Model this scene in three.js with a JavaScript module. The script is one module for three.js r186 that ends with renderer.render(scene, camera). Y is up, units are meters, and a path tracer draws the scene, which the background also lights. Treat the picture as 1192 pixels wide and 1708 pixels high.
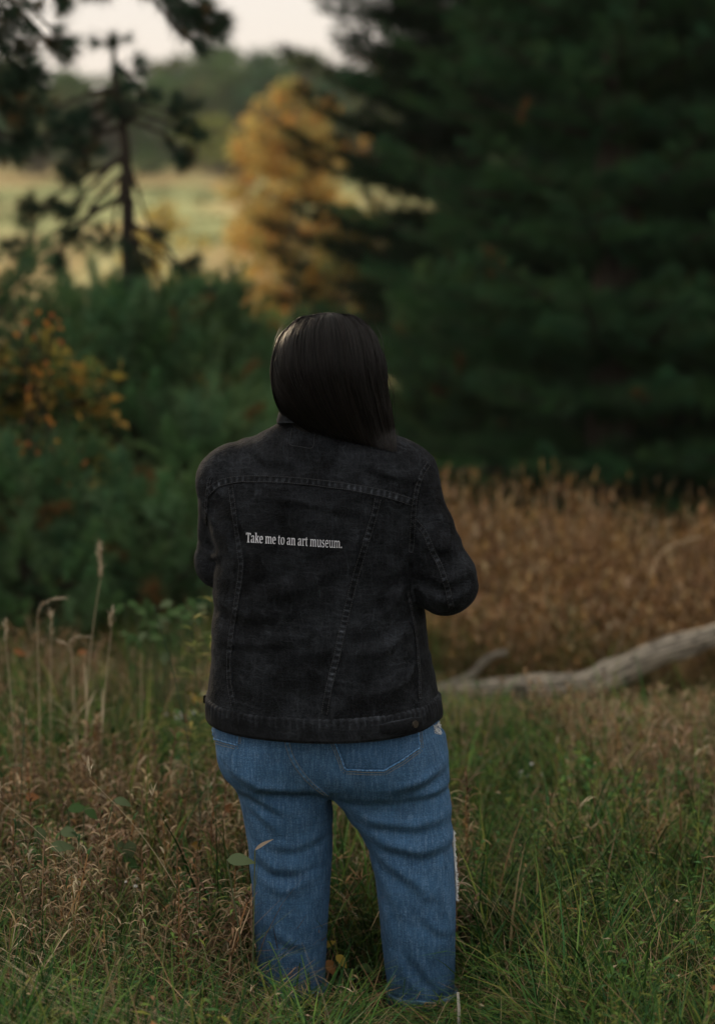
import * as THREE from 'three';
import { ImprovedNoise } from 'three/addons/math/ImprovedNoise.js';
import { mergeGeometries } from 'three/addons/utils/BufferGeometryUtils.js';
import { FontLoader } from 'three/addons/loaders/FontLoader.js';
import { TextGeometry } from 'three/addons/geometries/TextGeometry.js';

// ---------------------------------------------------------------- camera, sky, sun, exposure
const scene = new THREE.Scene();
const FOCAL = 3400, CAM = new THREE.Vector3(0, 1.70, 4.73), PITCH = Math.atan(375 / FOCAL);
const camera = new THREE.PerspectiveCamera(2 * Math.atan(854 / FOCAL) * 180 / Math.PI, 714 / 1024, 0.1, 900);
camera.position.copy(CAM);
camera.rotation.x = -PITCH;
camera.focus = 4.62;
camera.userData.fStop = 1.8;
const renderer = new THREE.WebGLRenderer({ antialias: true });
renderer.setSize(714, 1024);
renderer.toneMapping = THREE.LinearToneMapping;
renderer.toneMappingExposure = 1.3;
renderer.shadowMap.enabled = true;
renderer.shadowMap.type = THREE.PCFSoftShadowMap;

const SUN = new THREE.Vector3(-0.42, 0.34, -1).normalize();
{ // evening sky: pale and warm towards the set sun, dull blue overhead and behind
  const W = 512, H = 256, data = new Float32Array(W * H * 4);
  const mix = (a, b, t) => a.map((x, i) => x + (b[i] - x) * t), st = (a, b, x) => { const t = Math.min(1, Math.max(0, (x - a) / (b - a))); return t * t * (3 - 2 * t); };
  for (let j = 0; j < H; j++) for (let i = 0; i < W; i++) {
    const az = ((i + 0.5) / W - 0.5) * 2 * Math.PI, el = ((j + 0.5) / H - 0.5) * Math.PI;
    const d = [Math.cos(el) * Math.cos(az), Math.sin(el), Math.cos(el) * Math.sin(az)];
    const toSun = Math.acos(Math.min(1, d[0] * SUN.x + d[1] * SUN.y + d[2] * SUN.z));
    const horizon = mix([0.80, 0.68, 0.56], [0.62, 0.57, 0.52], st(0.6, 2.8, toSun));
    const upper = mix([0.74, 0.70, 0.65], [0.70, 0.68, 0.65], st(0.5, 2.2, toSun));
    let c = mix(horizon, upper, st(0.02, 0.2, Math.max(0, d[1])));
    if (d[1] < 0) c = mix(horizon, [0.05, 0.045, 0.035], st(0, 0.15, -d[1]));
    data.set([c[0], c[1], c[2], 1], (j * W + i) * 4);
  }
  const sky = new THREE.DataTexture(data, W, H, THREE.RGBAFormat, THREE.FloatType);
  sky.mapping = THREE.EquirectangularReflectionMapping;
  sky.magFilter = THREE.LinearFilter; sky.minFilter = THREE.LinearFilter; sky.needsUpdate = true;
  scene.background = sky; scene.environment = sky;
}
const sun = new THREE.DirectionalLight(new THREE.Color(1.0, 0.78, 0.52), 2.2);
sun.name = 'evening_sun';
sun.position.copy(SUN).multiplyScalar(60);
sun.castShadow = true; sun.shadow.radius = 22;
sun.shadow.mapSize.set(2048, 2048);
Object.assign(sun.shadow.camera, { left: -30, right: 30, top: 30, bottom: -30, near: 1, far: 200 });
scene.add(sun, sun.target);
scene.fog = new THREE.FogExp2(new THREE.Color(0.85, 0.87, 0.84), 0.00035);

// ---------------------------------------------------------------- helpers
let seed = 7;
const reseed = (n) => { seed = n; };
const rnd = () => { seed = (seed + 0x6D2B79F5) | 0; let t = Math.imul(seed ^ (seed >>> 15), 1 | seed); t = (t + Math.imul(t ^ (t >>> 7), 61 | t)) ^ t; return ((t ^ (t >>> 14)) >>> 0) / 4294967296; };
const rr = (a, b) => a + (b - a) * rnd();
const gauss = () => (rnd() + rnd() + rnd() + rnd() - 2) * 0.866;
const perlin = new ImprovedNoise();
const N3 = (x, y, z) => perlin.noise(x + 31.7, y + 57.3, z + 11.9);
const fbm = (x, y, z, o = 4) => { let s = 0, a = 0.5; for (let i = 0; i < o; i++) { s += a * N3(x, y, z); x *= 2.03; y *= 2.03; z *= 2.03; a *= 0.5; } return s; };
const V = (x, y, z) => new THREE.Vector3(x, y, z);
const lerp = (a, b, t) => a + (b - a) * t, clamp = (x, a, b) => Math.min(b, Math.max(a, x));
const smooth = (a, b, x) => { const t = clamp((x - a) / (b - a), 0, 1); return t * t * (3 - 2 * t); };
const used = new Map();
const numbered = (n) => { const k = used.get(n) || 0; used.set(n, k + 1); return k ? n + '_' + String(k).padStart(3, '0') : n; };
function tag(o, label, category, group, kind) {
  if (label) o.userData.label = label;
  if (category) o.userData.category = category;
  if (group) o.userData.group = group;
  if (kind) o.userData.kind = kind;
  return o;
}
function put(name, geo, mat, parent, kind) {
  const m = new THREE.Mesh(geo, mat); m.name = parent ? name : numbered(name);
  m.castShadow = m.receiveShadow = true; if (kind) m.userData.kind = kind;
  (parent || scene).add(m); return m;
}
function thing(name, label, category, pos = [0, 0, 0], group) {
  const g = new THREE.Group(); g.name = numbered(name); g.position.set(...pos); scene.add(g);
  return tag(g, label, category, group);
}
// a survey of the photograph: where a sight line at (px, py) stands at distance d along -z
const ray = (px, py) => { const u = (px - 596) / FOCAL, v = (854 - py) / FOCAL, c = Math.cos(PITCH), s = Math.sin(PITCH); return V(u, v * c - s, -c - v * s); };
const at = (px, py, d) => { const r = ray(px, py); return r.multiplyScalar(d / -r.z).add(CAM); };
const lin = (r, g, b) => new THREE.Color().setRGB(r, g, b);
const std = (c, rough = 0.9, extra = {}) => new THREE.MeshPhysicalMaterial({ specularIntensity: 0.3, color: Array.isArray(c) ? lin(...c) : c, roughness: rough, side: THREE.DoubleSide, ...extra });
const leafy = (c, through = 0.3, extra = {}) => new THREE.MeshPhysicalMaterial({ color: lin(...c), roughness: 0.92, transmission: through, thickness: 0, side: THREE.DoubleSide, specularIntensity: 0.15, ...extra });

class MB { // collects triangles with colours and uv
  constructor() { this.p = []; this.c = []; this.u = []; this.i = []; this.n = 0; this.col = [1, 1, 1]; }
  v(x, y, z, u = 0, w = 0) { this.p.push(x, y, z); this.c.push(...this.col); this.u.push(u, w); return this.n++; }
  tri(a, b, c) { this.i.push(a, b, c); }
  quad(a, b, c, d) { this.i.push(a, b, c, a, c, d); }
  tube(pts, rad, seg = 6, vs = 1, bump = 0) {
    const rings = []; let ref = V(0, 0, 1), len = 0;
    for (let k = 0; k < pts.length; k++) {
      const t = pts[Math.min(k + 1, pts.length - 1)].clone().sub(pts[Math.max(k - 1, 0)]).normalize();
      const s = Math.abs(t.dot(ref)) > 0.9 ? V(1, 0, 0) : ref; const a = t.clone().cross(s).normalize(), b = t.clone().cross(a).normalize();
      if (k) len += pts[k].distanceTo(pts[k - 1]);
      const r = rad(k / (pts.length - 1)), ring = [];
      for (let j = 0; j <= seg; j++) {
        const an = j / seg * 2 * Math.PI, rb = r * (1 + (bump ? bump * N3(Math.cos(an) * 1.6, Math.sin(an) * 1.6, len * 7) : 0));
        const q = pts[k].clone().addScaledVector(a, Math.cos(an) * rb).addScaledVector(b, Math.sin(an) * rb);
        ring.push(this.v(q.x, q.y, q.z, j / seg, len * vs));
      }
      rings.push(ring);
    }
    for (let k = 0; k + 1 < rings.length; k++) for (let j = 0; j < seg; j++) this.quad(rings[k][j], rings[k][j + 1], rings[k + 1][j + 1], rings[k + 1][j]);
    for (const [k, f] of [[0, 0], [rings.length - 1, 1]]) { const c = this.v(pts[k].x, pts[k].y, pts[k].z); for (let j = 0; j < seg; j++) this.tri(c, rings[k][f ? j : j + 1], rings[k][f ? j + 1 : j]); }
    return this;
  }
  // a ribbon blade: base, heading, length, width, lean, droop
  blade(x, y, z, az, len, w, lean, curl, seg = 5, tipw = 0.08, twist = 0) {
    let a = lean, px = x, py = y, pz = z; const st = len / seg; let prev = null;
    for (let k = 0; k <= seg; k++) {
      const s = k / seg, ww = w * 0.5 * Math.max(tipw, Math.min(1, 0.55 + s * 1.6) * (1 - s ** 2.2)), tw = az + Math.PI / 2 + twist * s, ex = Math.cos(tw) * ww, ez = Math.sin(tw) * ww;
      const l = this.v(px - ex, py, pz - ez, 0, s), r = this.v(px + ex, py, pz + ez, 1, s);
      if (prev) this.quad(prev[0], prev[1], r, l);
      prev = [l, r];
      px += Math.cos(az) * Math.sin(a) * st; pz += Math.sin(az) * Math.sin(a) * st; py += Math.cos(a) * st; a += curl / seg;
    }
    return [px, py, pz];
  }
  // a leaf: pointed oval folded along its midrib
  leaf(p, dir, up, len, w, fold = 0.25, droop = 0.3, seg = 4) {
    const d = dir.clone().normalize(), side = d.clone().cross(up).normalize(), n = side.clone().cross(d).normalize(); let prev = null;
    for (let k = 0; k <= seg; k++) {
      const s = k / seg, ww = w * 0.5 * Math.sin(Math.PI * Math.pow(s, 0.75)) + 0.0004, q = p.clone().addScaledVector(d, len * s).addScaledVector(n, -droop * len * s * s);
      const m = this.v(q.x, q.y, q.z, 0.5, s), e = ww * fold;
      const l = this.v(q.x - side.x * ww + n.x * e, q.y - side.y * ww + n.y * e, q.z - side.z * ww + n.z * e, 0, s), r = this.v(q.x + side.x * ww + n.x * e, q.y + side.y * ww + n.y * e, q.z + side.z * ww + n.z * e, 1, s);
      if (prev) { this.quad(prev[1], prev[0], m, l); this.quad(prev[0], prev[2], r, m); }
      prev = [m, l, r];
    }
  }
  geo(smoothNormals = true) {
    const g = new THREE.BufferGeometry();
    g.setAttribute('position', new THREE.Float32BufferAttribute(this.p, 3)); g.setAttribute('color', new THREE.Float32BufferAttribute(this.c, 3)); g.setAttribute('uv', new THREE.Float32BufferAttribute(this.u, 2));
    g.setIndex(this.i); g.computeVertexNormals(); return g;
  }
}
function texture(size, fn, srgb = true, h = size) {
  const d = new Uint8Array(size * h * 4), enc = (x) => srgb ? (x <= 0.0031308 ? 12.92 * x : 1.055 * Math.pow(x, 1 / 2.4) - 0.055) : x;
  for (let j = 0; j < h; j++) for (let i = 0; i < size; i++) { const c = fn(i / size, j / h); for (let k = 0; k < 3; k++) d[(j * size + i) * 4 + k] = clamp(enc(c[k] ?? c[0]), 0, 1) * 255; d[(j * size + i) * 4 + 3] = 255; }
  const t = new THREE.DataTexture(d, size, h); t.wrapS = t.wrapT = THREE.RepeatWrapping; t.magFilter = THREE.LinearFilter; t.minFilter = THREE.LinearMipmapLinearFilter; t.generateMipmaps = true;
  if (srgb) t.colorSpace = THREE.SRGBColorSpace; t.needsUpdate = true; return t;
}
// tileable value noise on a lattice of nx by ny cells
function lattice(nx, ny, s) {
  reseed(s); const g = new Float32Array(nx * ny); for (let i = 0; i < g.length; i++) g[i] = rnd();
  return (u, v) => {
    const x = (u - Math.floor(u)) * nx, y = (v - Math.floor(v)) * ny, i = Math.floor(x), j = Math.floor(y); let a = x - i, b = y - j; a = a * a * (3 - 2 * a); b = b * b * (3 - 2 * b);
    const G = (p, q) => g[(q % ny) * nx + p % nx]; return lerp(lerp(G(i, j), G(i + 1, j), a), lerp(G(i, j + 1), G(i + 1, j + 1), a), b);
  };
}
function copies(name, geo, mat, list, parent, tint) { // list of Matrix4
  const m = new THREE.InstancedMesh(geo, mat, list.length); m.name = parent ? name : numbered(name);
  list.forEach((x, i) => m.setMatrixAt(i, x)); if (tint) list.forEach((x, i) => m.setColorAt(i, tint(i, x)));
  m.castShadow = m.receiveShadow = true; m.userData.kind = 'stuff'; (parent || scene).add(m); return m;
}
const _q = new THREE.Quaternion(), _up = V(0, 1, 0);
const along = (p, dir, s = 1, roll = rnd() * 6.283) => { const q = new THREE.Quaternion().setFromUnitVectors(_up, dir.clone().normalize()).multiply(_q.setFromAxisAngle(_up, roll)); return new THREE.Matrix4().compose(p, q, V(s, s, s)); };
const stand = (x, y, z, s, sy = s, tilt = 0) => { const e = new THREE.Euler(gauss() * tilt, rnd() * 6.283, gauss() * tilt); return new THREE.Matrix4().compose(V(x, y, z), new THREE.Quaternion().setFromEuler(e), V(s, sy, s)); };

// ---------------------------------------------------------------- ground
function hill(x, z) {
  const d = 4.73 - z;
  let h = 0.03 * N3(x * 0.9, 0, z * 0.9) + 0.015 * N3(x * 3, 5, z * 3);
  h *= smooth(0, 1.2, Math.hypot(x, z)) ;
  if (d > 16) {
    h = lerp(h, -0.7, smooth(16, 34, d));
    h = lerp(h, 1.0 + (d - 60) * 0.102 + 1.0 * N3(x * 0.03, 2, z * 0.03) + 0.35 * N3(x * 0.1, 2, z * 0.1), smooth(34, 66, d));
    if (d > 152) h = lerp(h, 10.3 + (d - 152) * 0.11 + 1.2 * N3(x * 0.012, 9, 3) , smooth(152, 190, d));
  }
  return h;
}
{
  const mb = new MB(), nx = 150, nz = 230;
  const fx = (s) => { const t = s * 2 - 1; return Math.sign(t) * (8 * Math.abs(t) + 252 * Math.abs(t) ** 4); }, fz = (s) => 9 - 22 * s - 380 * s ** 3.2;
  for (let j = 0; j <= nz; j++) for (let i = 0; i <= nx; i++) {
    const x = fx(i / nx), z = fz(j / nz), d = 4.73 - z, y = hill(x, z);
    const p = fbm(x * 0.5, 3, z * 0.5, 3), q = fbm(x * 0.055, 8, z * 0.045, 4), q2 = fbm(x * 0.2, 4, z * 0.035, 3);
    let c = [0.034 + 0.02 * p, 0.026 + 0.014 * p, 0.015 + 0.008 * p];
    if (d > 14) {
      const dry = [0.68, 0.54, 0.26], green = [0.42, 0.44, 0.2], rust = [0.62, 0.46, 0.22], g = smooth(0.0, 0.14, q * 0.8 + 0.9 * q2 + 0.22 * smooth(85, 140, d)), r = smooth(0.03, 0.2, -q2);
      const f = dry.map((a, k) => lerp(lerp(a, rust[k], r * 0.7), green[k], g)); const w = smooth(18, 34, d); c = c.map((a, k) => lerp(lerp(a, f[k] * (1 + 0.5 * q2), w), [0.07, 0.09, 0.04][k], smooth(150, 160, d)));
    }
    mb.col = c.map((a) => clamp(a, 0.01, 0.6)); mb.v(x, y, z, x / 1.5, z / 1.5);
  }
  for (let j = 0; j < nz; j++) for (let i = 0; i < nx; i++) { const a = j * (nx + 1) + i; mb.quad(a, a + 1, a + nx + 2, a + nx + 1); }
  const f1 = lattice(16, 16, 1), f2 = lattice(64, 64, 2), f3 = lattice(200, 200, 3);
  const litter = texture(512, (u, v) => { const s = 0.78 + 0.25 * f1(u, v) + 0.3 * f2(u, v) + 0.35 * f3(u, v) - 0.2; return [s, s * 0.98, s * 0.95]; });
  const bump = texture(512, (u, v) => [0.5 * f2(u, v) + 0.5 * f3(u, v)], false);
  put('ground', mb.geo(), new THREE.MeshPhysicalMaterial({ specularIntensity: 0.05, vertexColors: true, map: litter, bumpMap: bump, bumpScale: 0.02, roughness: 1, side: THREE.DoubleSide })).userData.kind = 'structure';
}

// ---------------------------------------------------------------- surfaces from distance fields
function surfaceNets(f, lo, hi, cell) {
  const n = [0, 1, 2].map((k) => Math.ceil((hi[k] - lo[k]) / cell) + 1), [nx, ny, nz] = n, F = new Float32Array(nx * ny * nz);
  for (let k = 0, q = 0; k < nz; k++) for (let j = 0; j < ny; j++) for (let i = 0; i < nx; i++, q++) F[q] = f(lo[0] + i * cell, lo[1] + j * cell, lo[2] + k * cell);
  const id = new Int32Array(F.length).fill(-1), P = [], I = [], off = [0, 1, nx, nx + 1, nx * ny, nx * ny + 1, nx * ny + nx, nx * ny + nx + 1];
  const E = [[0, 1], [2, 3], [4, 5], [6, 7], [0, 2], [1, 3], [4, 6], [5, 7], [0, 4], [1, 5], [2, 6], [3, 7]];
  for (let k = 0; k < nz - 1; k++) for (let j = 0; j < ny - 1; j++) for (let i = 0; i < nx - 1; i++) {
    const q = (k * ny + j) * nx + i; let m = 0; for (let c = 0; c < 8; c++) if (F[q + off[c]] < 0) m |= 1 << c;
    if (m === 0 || m === 255) continue;
    let x = 0, y = 0, z = 0, w = 0;
    for (const [a, b] of E) { const fa = F[q + off[a]], fb = F[q + off[b]]; if ((fa < 0) === (fb < 0)) continue; const t = fa / (fa - fb); x += lerp(a & 1, b & 1, t); y += lerp((a >> 1) & 1, (b >> 1) & 1, t); z += lerp(a >> 2, b >> 2, t); w++; }
    id[q] = P.length / 3; P.push(lo[0] + (i + x / w) * cell, lo[1] + (j + y / w) * cell, lo[2] + (k + z / w) * cell);
  }
  const quad = (a, b, c, d, flip) => { if (a < 0 || b < 0 || c < 0 || d < 0) return; flip ? I.push(a, c, b, a, d, c) : I.push(a, b, c, a, c, d); };
  const sx = 1, sy = nx, sz = nx * ny;
  for (let k = 1; k < nz - 1; k++) for (let j = 1; j < ny - 1; j++) for (let i = 1; i < nx - 1; i++) {
    const q = (k * ny + j) * nx + i, s = F[q] < 0;
    if (s !== F[q + sx] < 0) quad(id[q - sy - sz], id[q - sz], id[q], id[q - sy], !s);
    if (s !== F[q + sy] < 0) quad(id[q - sx - sz], id[q - sx], id[q], id[q - sz], !s);
    if (s !== F[q + sz] < 0) quad(id[q - sx - sy], id[q - sy], id[q], id[q - sx], !s);
  }
  const g = new THREE.BufferGeometry(); g.setAttribute('position', new THREE.Float32BufferAttribute(P, 3)); g.setIndex(I);
  const N = new Float32Array(P.length), e = cell * 0.6;
  for (let v = 0; v < P.length; v += 3) { const n = gradient(f, P[v], P[v + 1], P[v + 2], e); N[v] = n.x; N[v + 1] = n.y; N[v + 2] = n.z; }
  g.setAttribute('normal', new THREE.BufferAttribute(N, 3)); return g;
}
const gradient = (f, x, y, z, e = 0.003) => V(f(x + e, y, z) - f(x - e, y, z), f(x, y + e, z) - f(x, y - e, z), f(x, y, z + e) - f(x, y, z - e)).normalize();
function boxUV(g, size, stretchV = 1) { // each face takes its cloth straight from the plane it faces most, in metres
  const a = g.toNonIndexed(), p = a.attributes.position, n = a.attributes.normal, uv = new Float32Array(p.count * 2);
  for (let f = 0; f < p.count; f += 3) {
    let ax = 0, ay = 0, az = 0; for (let k = 0; k < 3; k++) { ax += n.getX(f + k); ay += n.getY(f + k); az += n.getZ(f + k); }
    ax = Math.abs(ax); ay = Math.abs(ay); az = Math.abs(az);
    for (let k = f; k < f + 3; k++) { const x = p.getX(k), y = p.getY(k), z = p.getZ(k); const [u, v] = az >= ax && az >= ay * 0.7 ? [x, y] : ax >= ay * 0.7 ? [z + 0.37, y] : [x, z + 0.21]; uv[2 * k] = u / size; uv[2 * k + 1] = v / size * stretchV; }
  }
  a.setAttribute('uv', new THREE.BufferAttribute(uv, 2)); return a;
}
const smin = (a, b, k) => { const h = Math.max(k - Math.abs(a - b), 0) / k; return Math.min(a, b) - h * h * k * 0.25; };
function capsule(a, b, ra, rb) { // tapered, a and b are Vector3
  const bx = b.x - a.x, by = b.y - a.y, bz = b.z - a.z, L = bx * bx + by * by + bz * bz;
  return (x, y, z) => { const px = x - a.x, py = y - a.y, pz = z - a.z, t = clamp((px * bx + py * by + pz * bz) / L, 0, 1); return Math.hypot(px - bx * t, py - by * t, pz - bz * t) - (ra + (rb - ra) * t); };
}
function ellipsoid(c, rx, ry, rz, yaw = 0) { const cs = Math.cos(yaw), sn = Math.sin(yaw), m = Math.min(rx, ry, rz); return (x, y, z) => { const ux = x - c.x, uz = z - c.z, a = (ux * cs - uz * sn) / rx, b = (y - c.y) / ry, d = (ux * sn + uz * cs) / rz; return (Math.hypot(a, b, d) - 1) * m; }; }
// stacked oval sections: rows [y, cx, cz, halfWidth, halfDepth], top to bottom or bottom to top
function stack(rows, yaw = 0, power = 2.2) {
  rows = rows.slice().sort((a, b) => a[0] - b[0]); const cs = Math.cos(yaw), sn = Math.sin(yaw), y0 = rows[0][0], y1 = rows[rows.length - 1][0];
  const row = (y) => {
    let k = 0; while (k < rows.length - 2 && y > rows[k + 1][0]) k++;
    const a = rows[Math.max(0, k - 1)], b = rows[k], c = rows[k + 1], d = rows[Math.min(rows.length - 1, k + 2)], t = clamp((y - b[0]) / (c[0] - b[0]), 0, 1), out = [];
    for (let i = 1; i < 5; i++) { const m1 = (c[i] - a[i]) / (c[0] - a[0]) * (c[0] - b[0]), m2 = (d[i] - b[i]) / (d[0] - b[0]) * (c[0] - b[0]), t2 = t * t, t3 = t2 * t; out.push((2 * t3 - 3 * t2 + 1) * b[i] + (t3 - 2 * t2 + t) * m1 + (-2 * t3 + 3 * t2) * c[i] + (t3 - t2) * m2); }
    return out;
  };
  const cache = new Map();
  const f = (x, y, z) => {
    let r = cache.get(y); if (!r) { if (cache.size > 4000) cache.clear(); r = row(clamp(y, y0, y1)); cache.set(y, r); }
    const ux = x - r[0], uz = z - r[1], a = Math.abs((ux * cs - uz * sn) / r[2]), b = Math.abs((ux * sn + uz * cs) / r[3]);
    const q = Math.pow(Math.pow(a, power) + Math.pow(b, power), 1 / power), d = (q - 1) * (Math.min(r[2], r[3]) * 0.9), e = Math.max(y0 - y, y - y1);
    return e > 0 ? Math.hypot(Math.max(d, 0), e) : Math.max(d, e);
  };
  f.row = row; f.yaw = yaw; f.power = power;
  f.rim = (y, ang, out = 0) => { const r = row(y), ca = Math.cos(ang), sa = Math.sin(ang), q = Math.pow(Math.pow(Math.abs(ca), power) + Math.pow(Math.abs(sa), power), -1 / power), a = ca * q * (r[2] + out), b = sa * q * (r[3] + out); return V(r[0] + a * cs + b * sn, y, r[1] - a * sn + b * cs); };
  return f;
}
// where the sight line through (px, py) first meets a field
function meet(f, px, py, d0 = 4.2) {
  const r = ray(px, py).normalize(); let t = d0, least = 9; const p = V(), best = V();
  for (let k = 0; k < 160; k++) { p.copy(CAM).addScaledVector(r, t); const d = f(p.x, p.y, p.z); if (d < 0.0003) return p.clone(); if (d < least) { least = d; best.copy(p); } t += d * 0.75; if (t > 5.4) break; }
  for (let k = 0; k < 5; k++) { const d = f(best.x, best.y, best.z); best.addScaledVector(gradient(f, best.x, best.y, best.z, 0.004), -d * 0.9); } // passes beside it: the nearest point of the surface
  return best;
}

// ---------------------------------------------------------------- the person
const YAW = -20 * Math.PI / 180, FWD = V(Math.sin(-YAW), 0, -Math.cos(YAW)), SIDE = V(Math.cos(YAW), 0, -Math.sin(YAW)); // SIDE points to her own right hand
const Yp = (py) => at(596, py, 4.73).y, Xp = (px, py, d = 4.73) => at(px, py, d).x;
const rowsOf = (list) => list.map(([py, l, r, back, front]) => { const y = Yp(py), a = Xp(l, py), b = Xp(r, py); return [y, (a + b) / 2, (back + front) / 2, (b - a) / 2 * 1.015, (back - front) / 2]; });
// jacket: photo row, silhouette left and right, back and front depth
const jacketTorso = stack(rowsOf([
  [1232, 349, 732, 0.222, -0.215], [1190, 347, 733, 0.216, -0.215], [1150, 348, 728, 0.205, -0.215], [1080, 352, 714, 0.185, -0.215], [1000, 356, 704, 0.176, -0.215],
  [920, 357, 697, 0.174, -0.205], [850, 354, 694, 0.166, -0.18], [800, 356, 698, 0.146, -0.15], [765, 374, 698, 0.118, -0.125], [740, 402, 676, 0.088, -0.105], [720, 436, 646, 0.06, -0.09], [703, 468, 612, 0.035, -0.08], [690, 478, 602, 0.02, -0.07],
]), YAW, 2.25);
const shR = at(672, 806, 4.69), elR = at(742, 972, 4.66), wrR = at(640, 930, 5.02), shL = at(382, 806, 4.80), elL = at(370, 936, 4.86), wrL = at(470, 920, 5.08);
const armR = [capsule(shR, elR, 0.072, 0.071), capsule(elR, wrR, 0.068, 0.05)], armL = [capsule(shL, elL, 0.069, 0.061), capsule(elL, wrL, 0.060, 0.048)];
// folds: a ridge along a polyline in the upright plane, with a hollow beside it
const foldSet = (list, w0) => {
  const L = list.map(([amp, w, side, ...pts]) => ({ amp, w, side, P: pts.map(([a, b]) => { const q = at(a, b, 4.6); return [q.x, q.y]; }) }));
  return (x, y) => {
    let s = 0;
    for (const { amp, w, side, P } of L) {
      let best = 9, sg = 1, tt = 0;
      for (let k = 0; k + 1 < P.length; k++) { const ax = P[k][0], ay = P[k][1], bx = P[k + 1][0] - ax, by = P[k + 1][1] - ay, l = bx * bx + by * by, t = clamp(((x - ax) * bx + (y - ay) * by) / l, 0, 1), dx = x - ax - bx * t, dy = y - ay - by * t, d = Math.hypot(dx, dy); if (d < best) { best = d; sg = Math.sign(bx * dy - by * dx) || 1; tt = (k + t) / (P.length - 1); } }
      if (best > w * 4) continue;
      const u = best / w, v = (best * sg * side + w * 1.25) / w; s += amp * Math.sin(Math.PI * clamp(tt, 0.04, 0.96)) ** 0.6 * (Math.exp(-u * u) - 0.8 * Math.exp(-v * v));
    }
    return s;
  };
};
const jacketFolds = foldSet([
  [0.009, 0.022, 1, [600, 905], [540, 955], [470, 985], [410, 1010]], [0.006, 0.016, 1, [690, 960], [650, 1010], [600, 1040]], [0.006, 0.02, -1, [355, 880], [372, 900], [385, 940]],
  [0.007, 0.02, 1, [352, 1010], [410, 1030], [470, 1025]], [0.006, 0.018, 1, [700, 1040], [640, 1075], [590, 1085]], [0.005, 0.017, -1, [420, 1110], [480, 1125], [540, 1110]], [0.006, 0.016, 1, [705, 1110], [660, 1135], [610, 1150]],
  [0.004, 0.012, 1, [430, 830], [510, 836], [590, 850]], [0.005, 0.016, -1, [660, 870], [680, 930], [672, 985]], [0.005, 0.014, 1, [400, 745], [440, 770], [500, 775]], [0.004, 0.012, 1, [600, 770], [650, 790], [690, 800]],
  [0.007, 0.016, 1, [708, 905], [735, 915], [770, 905]], [0.008, 0.017, 1, [700, 950], [735, 968], [785, 955]], [0.006, 0.014, -1, [712, 990], [742, 1002], [780, 985]], [0.005, 0.014, 1, [720, 850], [742, 868], [760, 880]],
  [0.006, 0.014, 1, [332, 860], [345, 880], [352, 910]], [0.006, 0.012, 1, [328, 930], [342, 945], [356, 940]], [0.004, 0.012, 1, [360, 1080], [430, 1075], [500, 1062]],
]);
const jacketField = (x, y, z) => {
  let d = jacketTorso(x, y, z); if (d > 0.2) return d > 0.35 ? d : Math.min(d, armR[0](x, y, z), armR[1](x, y, z), armL[0](x, y, z), armL[1](x, y, z));
  const r = smin(armR[0](x, y, z), armR[1](x, y, z), 0.035), l = smin(armL[0](x, y, z), armL[1](x, y, z), 0.03);
  const up = smooth(1.06, 1.3, y), k = 0.012 + 0.07 * up;
  d = smin(smin(d, r, k), l, k);
  if (Math.abs(d) < 0.035) d -= 1.25 * jacketFolds(x, y) + 0.0035 * N3(x * 9 + y * 6, y * 10 - x * 4, z * 7) + 0.0016 * N3(x * 24, y * 30 + x * 14, z * 22) + 0.0007 * N3(x * 70, y * 80, z * 70);
  return d;
};
// jeans
const pelvis = stack(rowsOf([[1150, 356, 724, 0.165, -0.2], [1200, 352, 731, 0.175, -0.205], [1240, 366, 738, 0.172, -0.2], [1280, 385, 743, 0.155, -0.18], [1308, 420, 722, 0.11, -0.13], [1322, 470, 650, 0.05, -0.07]]), YAW, 2.3);
const legL = stack(rowsOf([[1220, 366, 520, 0.09, -0.15], [1290, 386, 545, 0.10, -0.15], [1345, 402, 553, 0.095, -0.14], [1400, 411, 553, 0.075, -0.14], [1480, 420, 549, 0.065, -0.13], [1560, 424, 545, 0.055, -0.13], [1640, 427, 541, 0.045, -0.125], [1712, 428, 540, 0.04, -0.12]]), 0, 2.2);
const legR = stack(rowsOf([[1220, 560, 737, 0.13, -0.12], [1290, 548, 745, 0.135, -0.11], [1345, 568, 750, 0.125, -0.105], [1400, 604, 753, 0.11, -0.1], [1480, 627, 758, 0.1, -0.09], [1560, 636, 758, 0.095, -0.085], [1640, 646, 757, 0.088, -0.08], [1712, 655, 756, 0.08, -0.075]]), 0, 2.2);
const seatL = ellipsoid(at(446, 1262, 4.70), 0.112, 0.10, 0.125, YAW), seatR = ellipsoid(at(624, 1266, 4.675), 0.132, 0.105, 0.13, YAW);
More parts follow.
